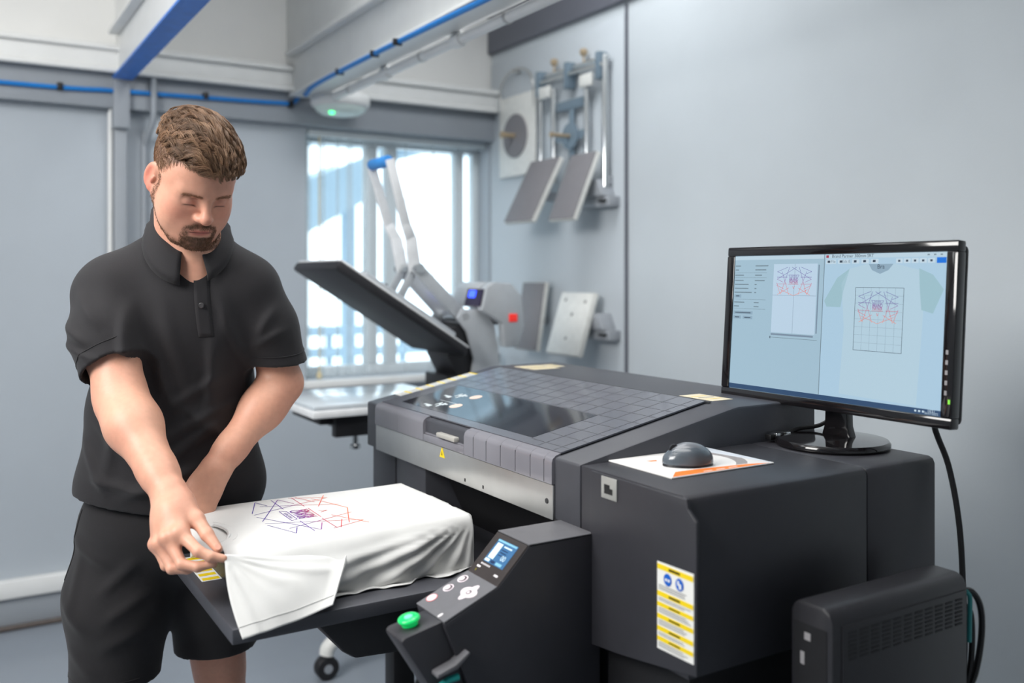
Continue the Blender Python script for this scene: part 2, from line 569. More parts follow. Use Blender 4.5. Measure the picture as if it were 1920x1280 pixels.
# smoked lid: front lip (with handle pocket) and sloping top
M_lip = mat('smoked_plastic_lip', (128, 127, 134), .2, var=.05, nscale=9, coat=.4)
M_lid = mat('smoked_plastic_lid', (104, 106, 114), .24, var=.04, nscale=8, coat=.35)
M_lidw = mat('lid_window_gloss', (44, 45, 52), .06, var=.03, coat=.6)
M_line = mat('lid_grid_line', (60, 61, 66), .4)
HP0, HP1 = 1.80, 2.002
def lip(b0, b1):
    pr = [(.9775, 1.0355), (.9775, 1.076), (.980, 1.084), (.987, 1.0895), (.998, 1.0925), (.998, 1.0355)]
    MB().prism(pr, 1, b0, b1).build('lid_lip', M_lip, P, smooth=True)
# strips of the lip between the moulded joints
ys = [L0, 1.4789, 1.5278, 1.5832, 1.6415, 1.7007, 1.7561, HP0 - .001]
for a_, b_ in zip(ys, ys[1:]):
    lip(a_ + .00025, b_ - .00025)
M_joint = mat('lip_joint_dark', (70, 70, 76), .4)
for y in ys[1:-1]:
    bx('lip_joint', (.9769, y - .0006, 1.038), (.9776, y + .0006, 1.08), M_joint, P)
lip(HP1 + .001, 2.15)
lip(2.151, L1)
# handle pocket
MB().prism([(.9775, 1.0355), (.9775, 1.052), (.998, 1.052), (.998, 1.0355)], 1, HP0, HP1).build('lid_lip', M_lip, P, .0008)
M_pocket = mat('pocket_brown_grey', (112, 98, 96), .4, var=.1)
bx('handle_pocket', (.9981, HP0, 1.045), (1.0, HP1, 1.088), M_pocket, P)
bx('pocket_floor', (.982, HP0 + .002, 1.0525), (.998, HP1 - .002, 1.056), M_lip, P)
M_latch = mat('latch_grey', (176, 174, 168), .35, var=.03)
bx('latch', (.972, 1.835, 1.0565), (.9975, 1.925, 1.067), M_latch, P, .003)

def lz(a): return 1.088 + (a - .985) * .195
def lidquad(name, a0, a1, b0, b1, m, parent, up=.0, th=.001):
    return quad(name, [(a0, b0, lz(a0) + up), (a1, b0, lz(a1) + up), (a1, b1, lz(a1) + up), (a0, b1, lz(a0) + up)], m, parent, thick=th)
lid = lidquad('lid', .999, 1.366, L0, L1, M_lid, P, .0006, .003)
lidquad('lid_window', 1.0245, 1.1885, 1.592, 2.224, M_lidw, lid, .0036, .0006)
lidquad('lid_gap', 1.3665, 1.374, L0 - .01, L1 + .01, M_dark, P, .0, .0012)
for y in np.arange(1.479, 2.29, .0563):
    if y < 1.58 or y > 2.23:
        lidquad('grid_line', 1.0, 1.366, y, y + .0012, M_line, lid, .0036, .0003)
    else:
        lidquad('grid_line', 1.1895, 1.366, y, y + .0012, M_line, lid, .0036, .0003)
for i, a_ in enumerate((1.02, 1.063, 1.106, 1.149, 1.192, 1.235, 1.278, 1.321)):
    lidquad('grid_line', a_, a_ + .0012, L0 + .003, 1.591 if a_ < 1.189 else L1 - .003, M_line, lid, .0036, .0003)
# printed pictograms on the window
M_pict = mat('pictogram_white', (222, 232, 235), .5)
M_oval = mat('pictogram_oval', (236, 214, 200), .5)
def lidoval(a, b, ra, rb, m, name):
    pts = [(a + ra * math.cos(t), b + rb * math.sin(t)) for t in [2 * math.pi * k / 18 for k in range(18)]]
    quad(name, [(p[0], p[1], lz(p[0]) + .0044) for p in pts], m, lid, thick=.0002)
for a_, o_ in ((1.045, 2.07), (1.115, 2.095)):
    lidoval(a_ + .028, o_ - .055, .016, .019, M_oval, 'pictogram_oval')
    for (da, db, wa, wb) in ((0, 0, .03, .008), (.008, .018, .022, .006), (-.01, .03, .012, .02), (.014, .004, .008, .03), (-.004, .05, .006, .02), (.02, -.012, .006, .014)):
        lidquad('pictogram', a_ + da, a_ + da + wa, o_ + db - wb / 2, o_ + db + wb / 2, M_pict, lid, .0044, .0002)
lidquad('pictogram', 1.083, 1.0845, 2.03, 2.12, M_pict, lid, .0044, .0002)
# caution strip on the left rim: white tags between yellow bars
sx = np.linspace(1.062, 1.302, 8)
for i in range(7):
    q = lidquad('caution_label', sx[i], sx[i + 1] - .0005, 2.302, 2.356, M_paper, P, -.0015, .0005)
    lidquad('yellow_bar', sx[i + 1] - .007, sx[i + 1] - .0005, 2.302, 2.356, M_yellow, q, -.0009, .0003)
    for t in (.25, .5, .72):
        a_ = sx[i] + (sx[i + 1] - sx[i]) * t * .8
        lidquad('text_line', a_, a_ + .0012, 2.31, 2.35, M_ink, q, -.0009, .0002)
# labels on the rear deck
M_cream = mat('label_cream', (226, 214, 186), .5, var=.08, nscale=60)
for (a0, a1, b0, b1) in ((1.42, 1.51, 2.2, 2.31), (1.515, 1.553, 2.235, 2.31), (1.39, 1.45, 1.455, 1.56)):
    q = quad('rear_label', [(a0, b0, 1.1632), (a1, b0, 1.1632), (a1, b1, 1.1632), (a0, b1, 1.1632)], M_cream, P)
    for k in range(3):
        y = b0 + (b1 - b0) * (.25 + .22 * k)
        quad('text_line', [(a0 + .008, y, 1.1639), (a1 - .008, y, 1.1639), (a1 - .008, y + .003, 1.1639), (a0 + .008, y + .003, 1.1639)], M_yellow if k != 1 else M_ink, q, thick=.0002)

# right-hand electronics housing
BX0 = 1.087
mb = MB().prism([(BX0, .80), (BX0, 1.072), (BX0 + .004, 1.081), (BX0 + .013, 1.085), (1.3715, 1.085), (1.3715, .80)], 0, .9875, 1.413)
mb.build('electronics_housing', M_body, P, .002)
mb = MB().prism([(BX0, .80), (BX0, 1.072), (BX0 + .004, 1.081), (BX0 + .013, 1.085), (1.3715, 1.085), (1.3715, .80)], 0, 1.4145, 1.612)
mb.build('electronics_housing', M_body, P, .002)
# front cover plate with the cut upper corner
MB().prism([(1.062, .815), (1.062, 1.052), (1.082, 1.068), (1.085, 1.083), (1.335, 1.083), (1.335, .775), (1.25, .785)], 0, .981, .987).build('front_cover', M_body, P, .0015)
bx('housing_gap', (.992, 1.336, .79), (1.2, 1.3717, 1.084), M_dark, P)
bx('housing_base', (1.02, 1.12, .6), (1.58, 1.371, .799), M_dark, P)
# data socket
M_sock = mat('socket_plate', (176, 176, 172), .35, .3)
q = bx('socket_plate', (.979, 1.257, 1.043), (.9809, 1.3005, 1.081), M_sock, P, .001)
bx('socket_hole', (.9783, 1.268, 1.052), (.9791, 1.291, 1.062), M_blackm, q)
bx('socket_hole', (.9783, 1.276, 1.062), (.9791, 1.291, 1.068), M_blackm, q)
# warning label on the front cover
wl = quad('warning_label', [(.9808, 1.153, .8305), (.9808, 1.0675, .8325), (.9808, 1.0675, .972), (.9808, 1.153, .9705)], M_paper, P, thick=-.0004)
def wrect(name, y0, y1, z0, z1, m, x=.9801):
    quad(name, [(x, y0, z0), (x, y1, z0), (x, y1, z1), (x, y0, z1)], m, wl, thick=.0002)
for (z0, z1) in ((.959, .9675), (.916, .924), (.8995, .9065), (.880, .8875), (.8605, .868), (.8445, .8515)):
    wrect('yellow_band', 1.0685, 1.152, z0, z1, M_yellow)
    wrect('band_text', 1.098, 1.124, z0 + .0025, z1 - .0025, M_blackm, .9797)
for z in (.9335, .9305, .9275, .9125, .9095, .8965, .8935, .8905, .877, .874, .871, .857, .854, .8415, .8385, .8355):
    wrect('text_line', 1.073 + random.uniform(0, .02), 1.149, z, z + .0009, M_ink)
M_bsign = mat('sign_blue', (20, 96, 196), .5)
for y in (1.127, 1.099):
    pts = [(.9801, y + .0092 * math.cos(t), .9465 + .0098 * math.sin(t)) for t in [2 * math.pi * k / 20 for k in range(20)]]
    q = quad('mandatory_sign', pts, M_bsign, wl, thick=-.0003)
for (y0, y1, z0, z1) in ((1.1215, 1.126, .944, .948), (1.128, 1.1325, .944, .948), (1.095, 1.1, .940, .948), (1.1, 1.104, .945, .952)):
    wrect('sign_symbol', y0, y1, z0, z1, M_paper, .9796)

# operating console
M_cons = mat('console_face', (108, 108, 112), .4, var=.05, nscale=50)
C0, C1 = 1.33, 1.434
MB().prism([(1.0, .970), (.849, .970), (.787, .909), (.687, .869), (.690, .858), (.736, .75), (.77, .69), (1.0, .64)], 1, C0, C1).build('console_arm', M_body, P, .003)
def face(p0, p1):
    p0, p1 = Vector((p0[0], 0, p0[1])), Vector((p1[0], 0, p1[1]))
    d = p1 - p0
    n = Vector((d.z, 0, -d.x)).normalized()
    if n.z < 0: n = -n
    def f(s, t, up):
        q = p0 + d * s + n * up
        return Vector((q.x, C1 + (C0 - C1) * t, q.z))
    return f
ft = face((.985, .9705), (.849, .9705)); fs_ = face((.849, .970), (.787, .909)); fk = face((.787, .909), (.687, .869))
def fplate(f, name, s0, s1, t0, t1, m, parent, up=.0005, th=.0004):
    return quad(name, [f(s0, t0, up), f(s1, t0, up), f(s1, t1, up), f(s0, t1, up)], m, parent, thick=-abs(th) if (f(s1, t0, 0) - f(s0, t0, 0)).cross(f(s0, t1, 0) - f(s0, t0, 0)).z < 0 else abs(th))
def foval(f, name, s, t, rs, rt, m, parent, up=.001, n=22, th=.0006):
    pts = [f(s + rs * math.cos(2 * math.pi * k / n), t + rt * math.sin(2 * math.pi * k / n), up) for k in range(n)]
    nn = (pts[1] - pts[0]).cross(pts[-1] - pts[0])
    return quad(name, pts, m, parent, thick=th if nn.z > 0 else -th)
cap = fplate(ft, 'console_cap', 0, 1, .0, 1., M_cons, P, .0003, .0015)
kp = fplate(fk, 'keypad', .0, .99, .01, .99, M_cons, P, .0004, .0022)
M_sdark = mat('console_screen_bezel', (62, 58, 58), .3)
sc = fplate(fs_, 'display_bezel', .01, .99, .015, .985, M_sdark, P, .0004, .0012)
M_lcd = mat('lcd_blue', (60, 98, 136), .25, emit=.4, ecol=(52, 92, 130))
M_lcdw = mat('lcd_white', (190, 214, 222), .3, emit=.45, ecol=(170, 200, 214))
M_lcdt = mat('lcd_teal', (116, 168, 190), .3, emit=.4, ecol=(110, 160, 184))
M_lcdn = mat('lcd_navy', (30, 48, 78), .3, emit=.5, ecol=(30, 50, 80))
lcd = fplate(fs_, 'display', .12, .66, .2, .82, M_lcd, P, .0018, .0004)
fplate(fs_, 'display_page', .2, .56, .25, .42, M_lcdw, lcd, .0024, .0002)
fplate(fs_, 'display_bar', .13, .17, .21, .8, M_lcdt, lcd, .0024, .0002)
fplate(fs_, 'display_band', .22, .25, .48, .72, M_lcdw, lcd, .0024, .0002)
for s_ in (.3, .36, .42):
    fplate(fs_, 'display_row', s_, s_ + .02, .47, .66, M_lcdn, lcd, .0024, .0002)
fplate(fs_, 'display_footer', .58, .64, .22, .36, M_lcdw, lcd, .0024, .0002)
fplate(fs_, 'display_footer', .58, .64, .4, .52, M_lcdn, lcd, .0024, .0002)
fplate(fs_, 'display_footer', .58, .64, .56, .74, M_lcdt, lcd, .0024, .0002)
Mt = Matrix.Translation(fs_(.47, .66, .0027)) @ Matrix(((0, .713, -.701, 0), (-1, 0, 0, 0), (0, .701, .713, 0), (0, 0, 0, 1)))
text('display_digits', '00', .014, Mt, M_lcdw, lcd)
M_whitei = mat('pictogram_bright', (240, 236, 238), .45)
for k in range(6):
    fplate(fs_, 'indicator', .70, .735, .2 + k * .05, .225 + k * .05, M_whitei, sc, .0018, .0002)
fplate(fs_, 'indicator', .78, .82, .14, .25, M_whitei, sc, .0018, .0002)
fplate(fs_, 'indicator', .80, .84, .72, .83, M_whitei, sc, .0018, .0002)
M_led = mat('led_amber', (150, 140, 40), .4)
fplate(fs_, 'indicator', .86, .91, .17, .19, M_led, sc, .0018, .0002)
M_keyw = mat('key_white_pink', (240, 228, 234), .45)
M_keyr = mat('key_red_rim', (232, 130, 132), .45)
M_keyd = mat('key_dark', (84, 72, 78), .45)
U = .0027
for (s_, t_) in ((.184, .176), (.46, .165)):
    k_ = foval(fk, 'round_key', s_, t_, .092, .103, M_keyw, P, U)
    foval(fk, 'key_ring', s_, t_, .07, .08, M_keyd, k_, U + .0007, th=.0002)
    foval(fk, 'key_symbol', s_ + .008, t_ - .02, .052, .06, M_keyw, k_, U + .001, th=.0002)
k_ = foval(fk, 'stop_key', .765, .14, .095, .105, M_keyr, P, U)
foval(fk, 'key_symbol', .765, .14, .082, .09, M_keyw, k_, U + .0007, th=.0002)
k_ = foval(fk, 'arrow_key', .343, .66, .075, .085, M_keyw, P, U)
foval(fk, 'arrow_arm', .343, .66, .20, .088, M_keyw, k_, U + .0001)
foval(fk, 'arrow_arm', .343, .66, .115, .2, M_keyw, k_, U + .0002)
foval(fk, 'key_ring', .343, .66, .05, .055, M_keyd, k_, U + .001, th=.0002)
foval(fk, 'key_symbol', .35, .66, .03, .03, M_keyw, k_, U + .0013, th=.0002)
foval(fk, 'indicator', .93, .754, .05, .03, M_whitei, kp, U, th=.0003)
# start-button pod
MB().prism([(.6165, .848), (.6165, .853), (.622, .857), (.70, .873), (.745, .69), (.715, .69)], 1, 1.338, 1.402).build('button_pod', M_body, P, .003)
bx('pod_face', (.0, 0, 0), (.08, .056, .0015), M_cons, P, .0006).matrix_local = Matrix.Translation(Vector((.6215, 1.342, .8575)) - orig(P)) @ Matrix.Rotation(-math.atan2(.016, .078), 4, 'Y')
MG = Matrix.Translation((.646, 1.372, .8635)) @ Matrix.Rotation(-math.atan2(.016, .078), 4, 'Y')
M_gbtn = mat('button_green', (20, 200, 105), .25, emit=.45, ecol=(10, 190, 95), coat=.4)
M_gbtn2 = mat('button_green_bright', (120, 250, 180), .25, emit=.6, ecol=(90, 245, 160))
gb = MB().lathe([(.0135, 0), (.0135, .006), (.017, .0065), (.0185, .009), (.018, .0115), (.0155, .0135), (.011, .0138), (.0105, .0125), (.0075, .0125)], seg=32, M=MG).build('start_button', M_gbtn, P, smooth=True)
MB().lathe([(.0074, .0126), (.0068, .0142), (.002, .0146)], seg=24, M=MG).build('button_centre', M_gbtn2, gb, smooth=True)
# ledge and teal strap beside the pod
MB().prism([(.668, .790), (.668, .797), (.70, .806), (.725, .822), (.728, .818), (.705, .798)], 1, 1.315, 1.339).build('side_ledge', M_cons, P, .002)
M_teal = mat('teal_strap', (24, 140, 136), .6, var=.15)
MB().tube([(.672, 1.322, .772), (.69, 1.322, .781), (.708, 1.322, .783)], .006, 8).build('teal_strap', M_teal, P, smooth=True)
# carriage table in front of the opening
TZ = .825
bx('carriage_table', (.42, 1.60, TZ - .028), (1.12, 2.13, TZ), M_body2, P, .004)
MB().prism([(.58, TZ - .03), (.66, .70), (.685, .682), (1.0, .66), (1.0, TZ - .03)], 1, 1.70, 1.98).build('table_support', M_black, P, .008)
tl = quad('table_label', [(.435, 1.88, TZ + .0002), (.474, 1.88, TZ + .0002), (.474, 2.06, TZ + .0002), (.435, 2.06, TZ + .0002)], M_paper, P)
for k in range(6):
    y = 1.884 + k * .03
    quad('yellow_band', [(.438, y, TZ + .0009), (.471, y, TZ + .0009), (.471, y + .016, TZ + .0009), (.438, y + .016, TZ + .0009)], M_yellow, tl, thick=.0002)
# the platen block that carries the garment
bx('platen', (.47, 1.71, TZ + .001), (.93, 2.03, TZ + .098), M_black, P, .01)

# ------------------------------------------------------------------ mouse pad
M_padw = mat('mousepad_white', (232, 230, 228), .6, var=.03)
M_pado = mat('mousepad_orange', (246, 128, 44), .6)
M_padg = mat('mousepad_grey', (150, 146, 146), .6)
M_padl = mat('mousepad_pale', (206, 212, 220), .6)
mp = thing('mouse_pad', 'white mouse pad with orange corner print lying on the printer', 'mouse pad', (1.17, 1.29, PZ))
bx('pad', (1.05, 1.197, PZ + .0003), (1.296, 1.384, PZ + .003), M_padw, mp, .001)
def padprint(name, pts, m, z=.0031):
    quad(name, [(p[0], p[1], PZ + z) for p in pts], m, mp, thick=.0002)
padprint('orange_print', [(1.054, 1.199), (1.285, 1.199), (1.24, 1.212), (1.13, 1.226), (1.085, 1.228)][::1], M_pado)
arc1 = [(1.165 + .09 * math.cos(t), 1.285 + .085 * math.sin(t)) for t in np.linspace(-.9, 1.3, 12)]
arc2 = [(1.155 + .125 * math.cos(t), 1.283 + .1 * math.sin(t)) for t in np.linspace(1.3, -.75, 12)]
padprint('grey_arc', arc1 + arc2, M_padg)
padprint('pale_corner', [(1.2775, 1.25), (1.294, 1.2), (1.294, 1.382), (1.21, 1.382), (1.262, 1.335)], M_padl)
padprint('orange_mark', [(1.105, 1.33), (1.125, 1.326), (1.122, 1.318), (1.108, 1.32)], M_pado)
padprint('orange_mark', [(1.062, 1.372), (1.12, 1.376), (1.12, 1.379), (1.062, 1.378)], M_pado)
for k in range(3):
    padprint('pale_lettering', [(1.13 + k * .03, 1.203), (1.15 + k * .03, 1.203), (1.15 + k * .03, 1.206), (1.13 + k * .03, 1.206)], M_padw, .0034)

# ------------------------------------------------------------------ mouse
def mouse():
    m = thing('computer_mouse', 'small dark grey computer mouse on the mouse pad', 'mouse', (1.145, 1.262, PZ + .0032), R(158))
    M_m1 = mat('mouse_top', (118, 122, 128), .25, var=.03, coat=.3)
    M_m2 = mat('mouse_side', (86, 94, 102), .2, var=.03, coat=.5)
    M_m3 = mat('mouse_base', (40, 40, 44), .4)
    def shell(name, sx, sy, sz, z0, m_, lo=-1.6, hi=1.6, pinch=.10):
        mb = MB()
        nu, nv = 28, 14
        g = []
        for i in range(nv + 1):
            ph = (math.pi / 2) * i / nv
            row = []
            for j in range(nu):
                th = 2 * math.pi * j / nu
                x = math.cos(th) * math.sin(ph) ** .75
                y = math.sin(th) * math.sin(ph) ** .75
                y *= 1 - pinch * math.cos(th * 2) * (1 - abs(x))
                z = max(0, math.cos(ph)) ** .8
                z *= 1 - .22 * max(0, x) ** 1.5 - .05 * max(0, -x)
                row.append(mb.bm.verts.new((x * sx, y * sy, z0 + z * sz)))
            g.append(row)
        top = mb.bm.verts.new((0, 0, z0 + sz))
        for i in range(1, nv):
            for j in range(nu):
                mb.bm.faces.new((g[i][j], g[i][(j + 1) % nu], g[i + 1][(j + 1) % nu], g[i + 1][j]))
        for j in range(nu):
            mb.bm.faces.new((top, g[1][j], g[1][(j + 1) % nu]))
            mb.bm.verts.remove(g[0][j])
        mb.bm.faces.new(g[nv][::-1])
        return mb.build(name, m_, m, smooth=True, local=True)
    shell('base', .047, .029, .014, 0, M_m3)
    shell('side_shell', .0475, .030, .033, .0045, M_m2)
    shell('top_shell', .0425, .0245, .0345, .006, M_m1)
    MB().lathe([(.004, -.003), (.009, -.003), (.009, .003), (.004, .003)], (.026, 0, .029), 'Y', 18).build('scroll_wheel', M_m3, m, smooth=True, local=True)
mouse()

# ------------------------------------------------------------------ monitor (local: x right, y back, z up)
MO = thing('computer_monitor', 'black widescreen monitor showing design software on the printer housing', 'monitor', (1.528, 1.267, PZ), R(-90))
M_gloss = mat('piano_black', (22, 20, 22), .1, var=.03, coat=.5)
MB().lathe([(.109, .001), (.112, .004), (.112, .010), (.108, .015), (.06, .019), (.02, .02)], (0, .01, 0), seg=56).build('base', M_gloss, MO, smooth=True, local=True)
MB().prism([(-.036, .016), (.036, .016), (.028, .04), (.024, .15), (-.024, .15), (-.028, .04)], 1, .02, .042).build('neck', M_gloss, MO, .004, local=True)
MW, MH = .566, .336
tilt = Matrix.Translation((0, 0, .24)) @ Matrix.Rotation(R(-4), 4, 'X')
def lbox(mb, lo, hi):
    mb.box(lo, hi, tilt); return mb
fr = MB()
hw, hh = MW / 2, MH / 2
bz, bt = .023, .021
sw, sh = hw - bz, hh - bt
lbox(fr, (-hw, -.012, hh - bt), (hw, .012, hh)); 
f1 = fr.build('bezel', M_gloss, MO, .004, local=True)
lbox(MB_ := MB(), (-hw, -.012, -hh), (hw, .012, -hh + bt)); MB_.build('bezel', M_gloss, MO, .004, local=True)
lbox(MB_ := MB(), (-hw, -.012, -sh - .001), (-sw, .012, sh + .001)); MB_.build('bezel', M_gloss, MO, .003, local=True)
lbox(MB_ := MB(), (sw, -.012, -sh - .001), (hw, .012, sh + .001)); MB_.build('bezel', M_gloss, MO, .003, local=True)
lbox(MB_ := MB(), (-hw + .006, .0125, -hh + .006), (hw - .006, .035, hh - .006)); MB_.build('back_cover', M_black, MO, .01, local=True)
lbox(MB_ := MB(), (-.09, .0352, -.12), (.09, .052, .06)); MB_.build('mount', M_black, MO, .008, local=True)
MB().box((-.03, .03, .12), (.03, .056, .2)).build('hinge', M_black, MO, .004, local=True)
M_lglow = mat('led_power', (110, 190, 60), .4, emit=.8, ecol=(110, 190, 60))
lbox(MB_ := MB(), (hw - .008, -.0128, -hh + .045), (hw - .004, -.0119, -hh + .053)); MB_.build('power_led', M_lglow, MO, local=True)
M_mark = mat('bezel_mark', (150, 148, 150), .4)
for k in range(5):
    lbox(MB_ := MB(), (hw - .016, -.0125, -hh + .06 + k * .018), (hw - .011, -.012, -hh + .068 + k * .018)); MB_.build('button_mark', M_mark, MO, local=True)

def emat(name, col, st=1.0):
    return mat('screen_' + name, (8, 8, 9), .25, var=0, emit=st * .82, ecol=col)
# screen panel with a soft vertical colour change of its own (displayed picture)
E_bg = emat('bg', (172, 205, 228), 1.0)
scr = None
lbox(MB_ := MB(), (-sw, -.0085, -sh), (sw, .012, sh)); scr = MB_.build('screen', E_bg, MO, local=True)
def up(p):     # share of the screen width as photographed -> true share
    return p * 2.118 / (1.64 + p * (2.118 - 1.64))
LAY = [0]
def srect(name, u0, v0, u1, v1, m, lay=1):
    x0, x1 = -sw + 2 * sw * u0, -sw + 2 * sw * u1
    z0, z1 = sh - 2 * sh * v1, sh - 2 * sh * v0
    y = -.0085 - .0003 * lay
    mb = MB()
    mb.box((x0, y - .0001, z0), (x1, y, z1), tilt)
    return mb.build(name, m, scr, local=True)
def spoly(name, uv, m, lay=1):
    y = -.0085 - .0003 * lay
    pts = [tilt @ Vector((-sw + 2 * sw * u, y, sh - 2 * sh * v)) for u, v in uv]
    return quad(name, pts, m, scr, local=True, thick=.0001)
def sline(name, u0, v0, u1, v1, wd, m, lay=2):
    asp = sw / sh
    d = Vector(((u1 - u0) * asp, v1 - v0)); n = Vector((-d.y, d.x)).normalized() * wd
    return spoly(name, [(u0 + n.x / asp, v0 + n.y), (u1 + n.x / asp, v1 + n.y), (u1 - n.x / asp, v1 - n.y), (u0 - n.x / asp, v0 - n.y)], m, lay)
def stext(name, t, u, v, size, m, lay=3, align='CENTER', bold=0):
    M = tilt @ Matrix.Translation((-sw + 2 * sw * u, -.0085 - .0003 * lay, sh - 2 * sh * v)) @ Matrix.Rotation(R(90), 4, 'X')
    return text(name, t, size, M, m, scr, True, bold, align)
E_w = emat('white', (205, 226, 240)); E_g = emat('grey', (120, 140, 152)); E_d = emat('dark', (60, 74, 90))
E_tool = emat('tool', (196, 220, 235)); E_left = emat('leftpane', (170, 200, 218)); E_nav = emat('taskbar', (52, 82, 118))
E_can = emat('canvas', (196, 220, 240)); E_bar = emat('scroll', (130, 150, 170)); E_blue = emat('button', (20, 120, 230))
E_sh = emat('shirt', (188, 216, 232)); E_sh2 = emat('shirt_sleeve', (164, 200, 212)); E_sh3 = emat('shirt_shadow', (150, 178, 198)); E_rp = emat('rightpane', (180, 212, 234))
srect('left_window', 0, .0, .478, .965, E_left, 1)
srect('left_title', 0, 0, .476, .028, E_tool, 2)
srect('right_window', .482, 0, 1, .965, E_rp, 1)
srect('window_divider', .4785, 0, .4815, .965, E_g, 2)
srect('taskbar', 0, .966, 1, 1, E_nav, 2)
srect('right_title', .483, 0, 1, .028, E_tool, 2)
stext('window_title', 'Brand Partner 300mm SRT', .515, .0145, .009, E_d, 3, 'LEFT')
srect('app_icon', .488, .006, .5, .024, emat('icon_red', (170, 70, 90)), 3)
for u in (.925, .95, .975): srect('window_button', u, .011, u + .009, .019, E_g, 3)
for i, (u0, u1) in enumerate(((.488, .535), (.545, .60), (.61, .642), (.652, .684), (.694, .726))):
    srect('tool_button', u0, .036, u1, .066, E_w, 3)
    srect('tool_icon', u0 + .008, .043, u0 + .02, .058, E_d, 4)
stext('tool_text', 'File', .523, .051, .008, E_g, 4); stext('tool_text', 'Edit B', .583, .051, .008, E_g, 4)
for u in (.80, .832, .864, .896, .928):
    srect('tool_button', u, .036, u + .027, .066, E_w, 3)
    srect('tool_icon', u + .009, .045, u + .018, .058, E_d, 4)
srect('print_button', .962, .033, .998, .068, E_blue, 3)
# settings column
for i, (v, a_, b_) in enumerate(((.07, .03, .13), (.10, .02, .11), (.14, .05, .07), (.18, .05, .1), (.21, .08, .02), (.24, .08, .02), (.27, .1, .02), (.345, .06, .05), (.375, .03, .05))):
    srect('setting_name', .005, v, .005 + a_, v + .007, E_g, 3)
    srect('setting_value', .12, v, .12 + b_ * .55, v + .007, E_g, 3)
for v in (.125, .16, .325, .395): srect('rule', .005, v, .185, v + .002, E_g, 2)
for (u0, v0, u1) in ((.005, .29, .045), (.005, .415, .115), (.005, .45, .05), (.06, .45, .115)):
    srect('setting_button', u0, v0, u1, v0 + .024, E_sh3, 2)
    srect('button_text', u0 + .01, v0 + .009, u1 - .01, v0 + .015, E_d, 3)
# canvas
cu0, cu1, cv0, cv1 = .222, .447, .062, .56
srect('canvas', cu0, cv0, cu1, cv1, E_can, 2)
srect('canvas_axis', (cu0 + cu1) / 2 - .0006, cv0, (cu0 + cu1) / 2 + .0006, cv1, E_bar, 3)
srect('canvas_axis', cu0, .288, cu1, .290, E_bar, 3)
srect('scroll_bar', .452, .07, .458, .55, E_bar, 2)
srect('scroll_bar', .222, .567, .44, .58, E_bar, 2)
srect('zoom_slider', .222, .595, .46, .598, E_g, 2)
srect('zoom_handle', .217, .588, .221, .605, E_d, 3)
# shirt picture in the right window
spoly('shirt_picture', [(.675, .07), (.60, .10), (.565, .20), (.585, .50), (.575, .94), (.905, .955), (.915, .5), (.92, .2), (.895, .11), (.80, .07)], E_sh, 2)
spoly('shirt_sleeve', [(.60, .10), (.545, .16), (.487, .32), (.50, .36), (.565, .36), (.575, .25)], E_sh2, 2)
spoly('shirt_sleeve', [(.895, .10), (.95, .14), (.993, .23), (.955, .38), (.91, .36), (.9, .22)], E_sh2, 3)
spoly('shirt_neck', [(.685, .07), (.70, .11), (.735, .135), (.77, .11), (.79, .07)], E_sh3, 3)
stext('neck_label', 'Bra', .738, .088, .012, E_d, 4)
fu0, fu1, fv0, fv1 = .632, .838, .225, .64
for (a_, b_, c_, d_) in ((fu0, fv0, fu1, fv0), (fu0, fv1, fu1, fv1), (fu0, fv0, fu0, fv1), (fu1, fv0, fu1, fv1)):
    sline('print_frame', a_, b_, c_, d_, .0014, E_d, 4)
for k in range(1, 8): sline('frame_grid', fu0, fv0 + (fv1 - fv0) * k / 8, fu1, fv0 + (fv1 - fv0) * k / 8, .0006, E_bar, 3)
for k in range(1, 6): sline('frame_grid', fu0 + (fu1 - fu0) * k / 6, fv0, fu0 + (fu1 - fu0) * k / 6, fv1, .0006, E_bar, 3)
stext('clock', '14:51', .965, .975, .007, E_w, 4); stext('clock', '26/07/2022', .965, .99, .006, E_w, 4)
for u in (.90, .915, .93): srect('tray_icon', u, .977, u + .008, .989, E_w, 4)

# the printed artwork: line pattern around the words, used on the screen twice and on the garment
ART = [((760, 327), (932, 258)), ((760, 327), (840, 360)), ((1075, 258), (762, 440)), ((762, 440), (862, 485)), ((757, 408), (930, 408)),
       ((958, 258), (825, 670)), ((838, 325), (962, 672)), ((755, 512), (928, 512)), ((757, 495), (818, 660)), ((757, 530), (875, 585)),
       ((810, 592), (1035, 684)), ((775, 672), (958, 570))]
ART = [tuple(((p[0] - 1035) / 285, (p[1] - 258) / 427) for p in l) for l in ART]
ART += [tuple((-p[0], p[1]) for p in l) for l in ART]
ART += [((-.05, .67), (0, .76)), ((.05, .67), (0, .76)), ((-.3, .605), (.26, .605)), ((-.3, .28), (.28, .28)), ((-.3, .28), (-.25, .35)), ((.28, .28), (.23, .35)), ((-.25, .35), (.23, .35))]
WORDS = [('BRAND', .435, .165, .5), ('PARTNER', .54, .115, .5)]
def art_col(v):
    ks = [(0, (70, 58, 150)), (.35, (92, 48, 150)), (.5, (150, 50, 140)), (.62, (205, 60, 80)), (.8, (222, 84, 66)), (1, (240, 120, 60))]
    for (a, ca), (b, cb) in zip(ks, ks[1:]):
        if v <= b:
            t = (v - a) / (b - a)
            return tuple(ca[i] + (cb[i] - ca[i]) * t for i in range(3))
    return ks[-1][1]
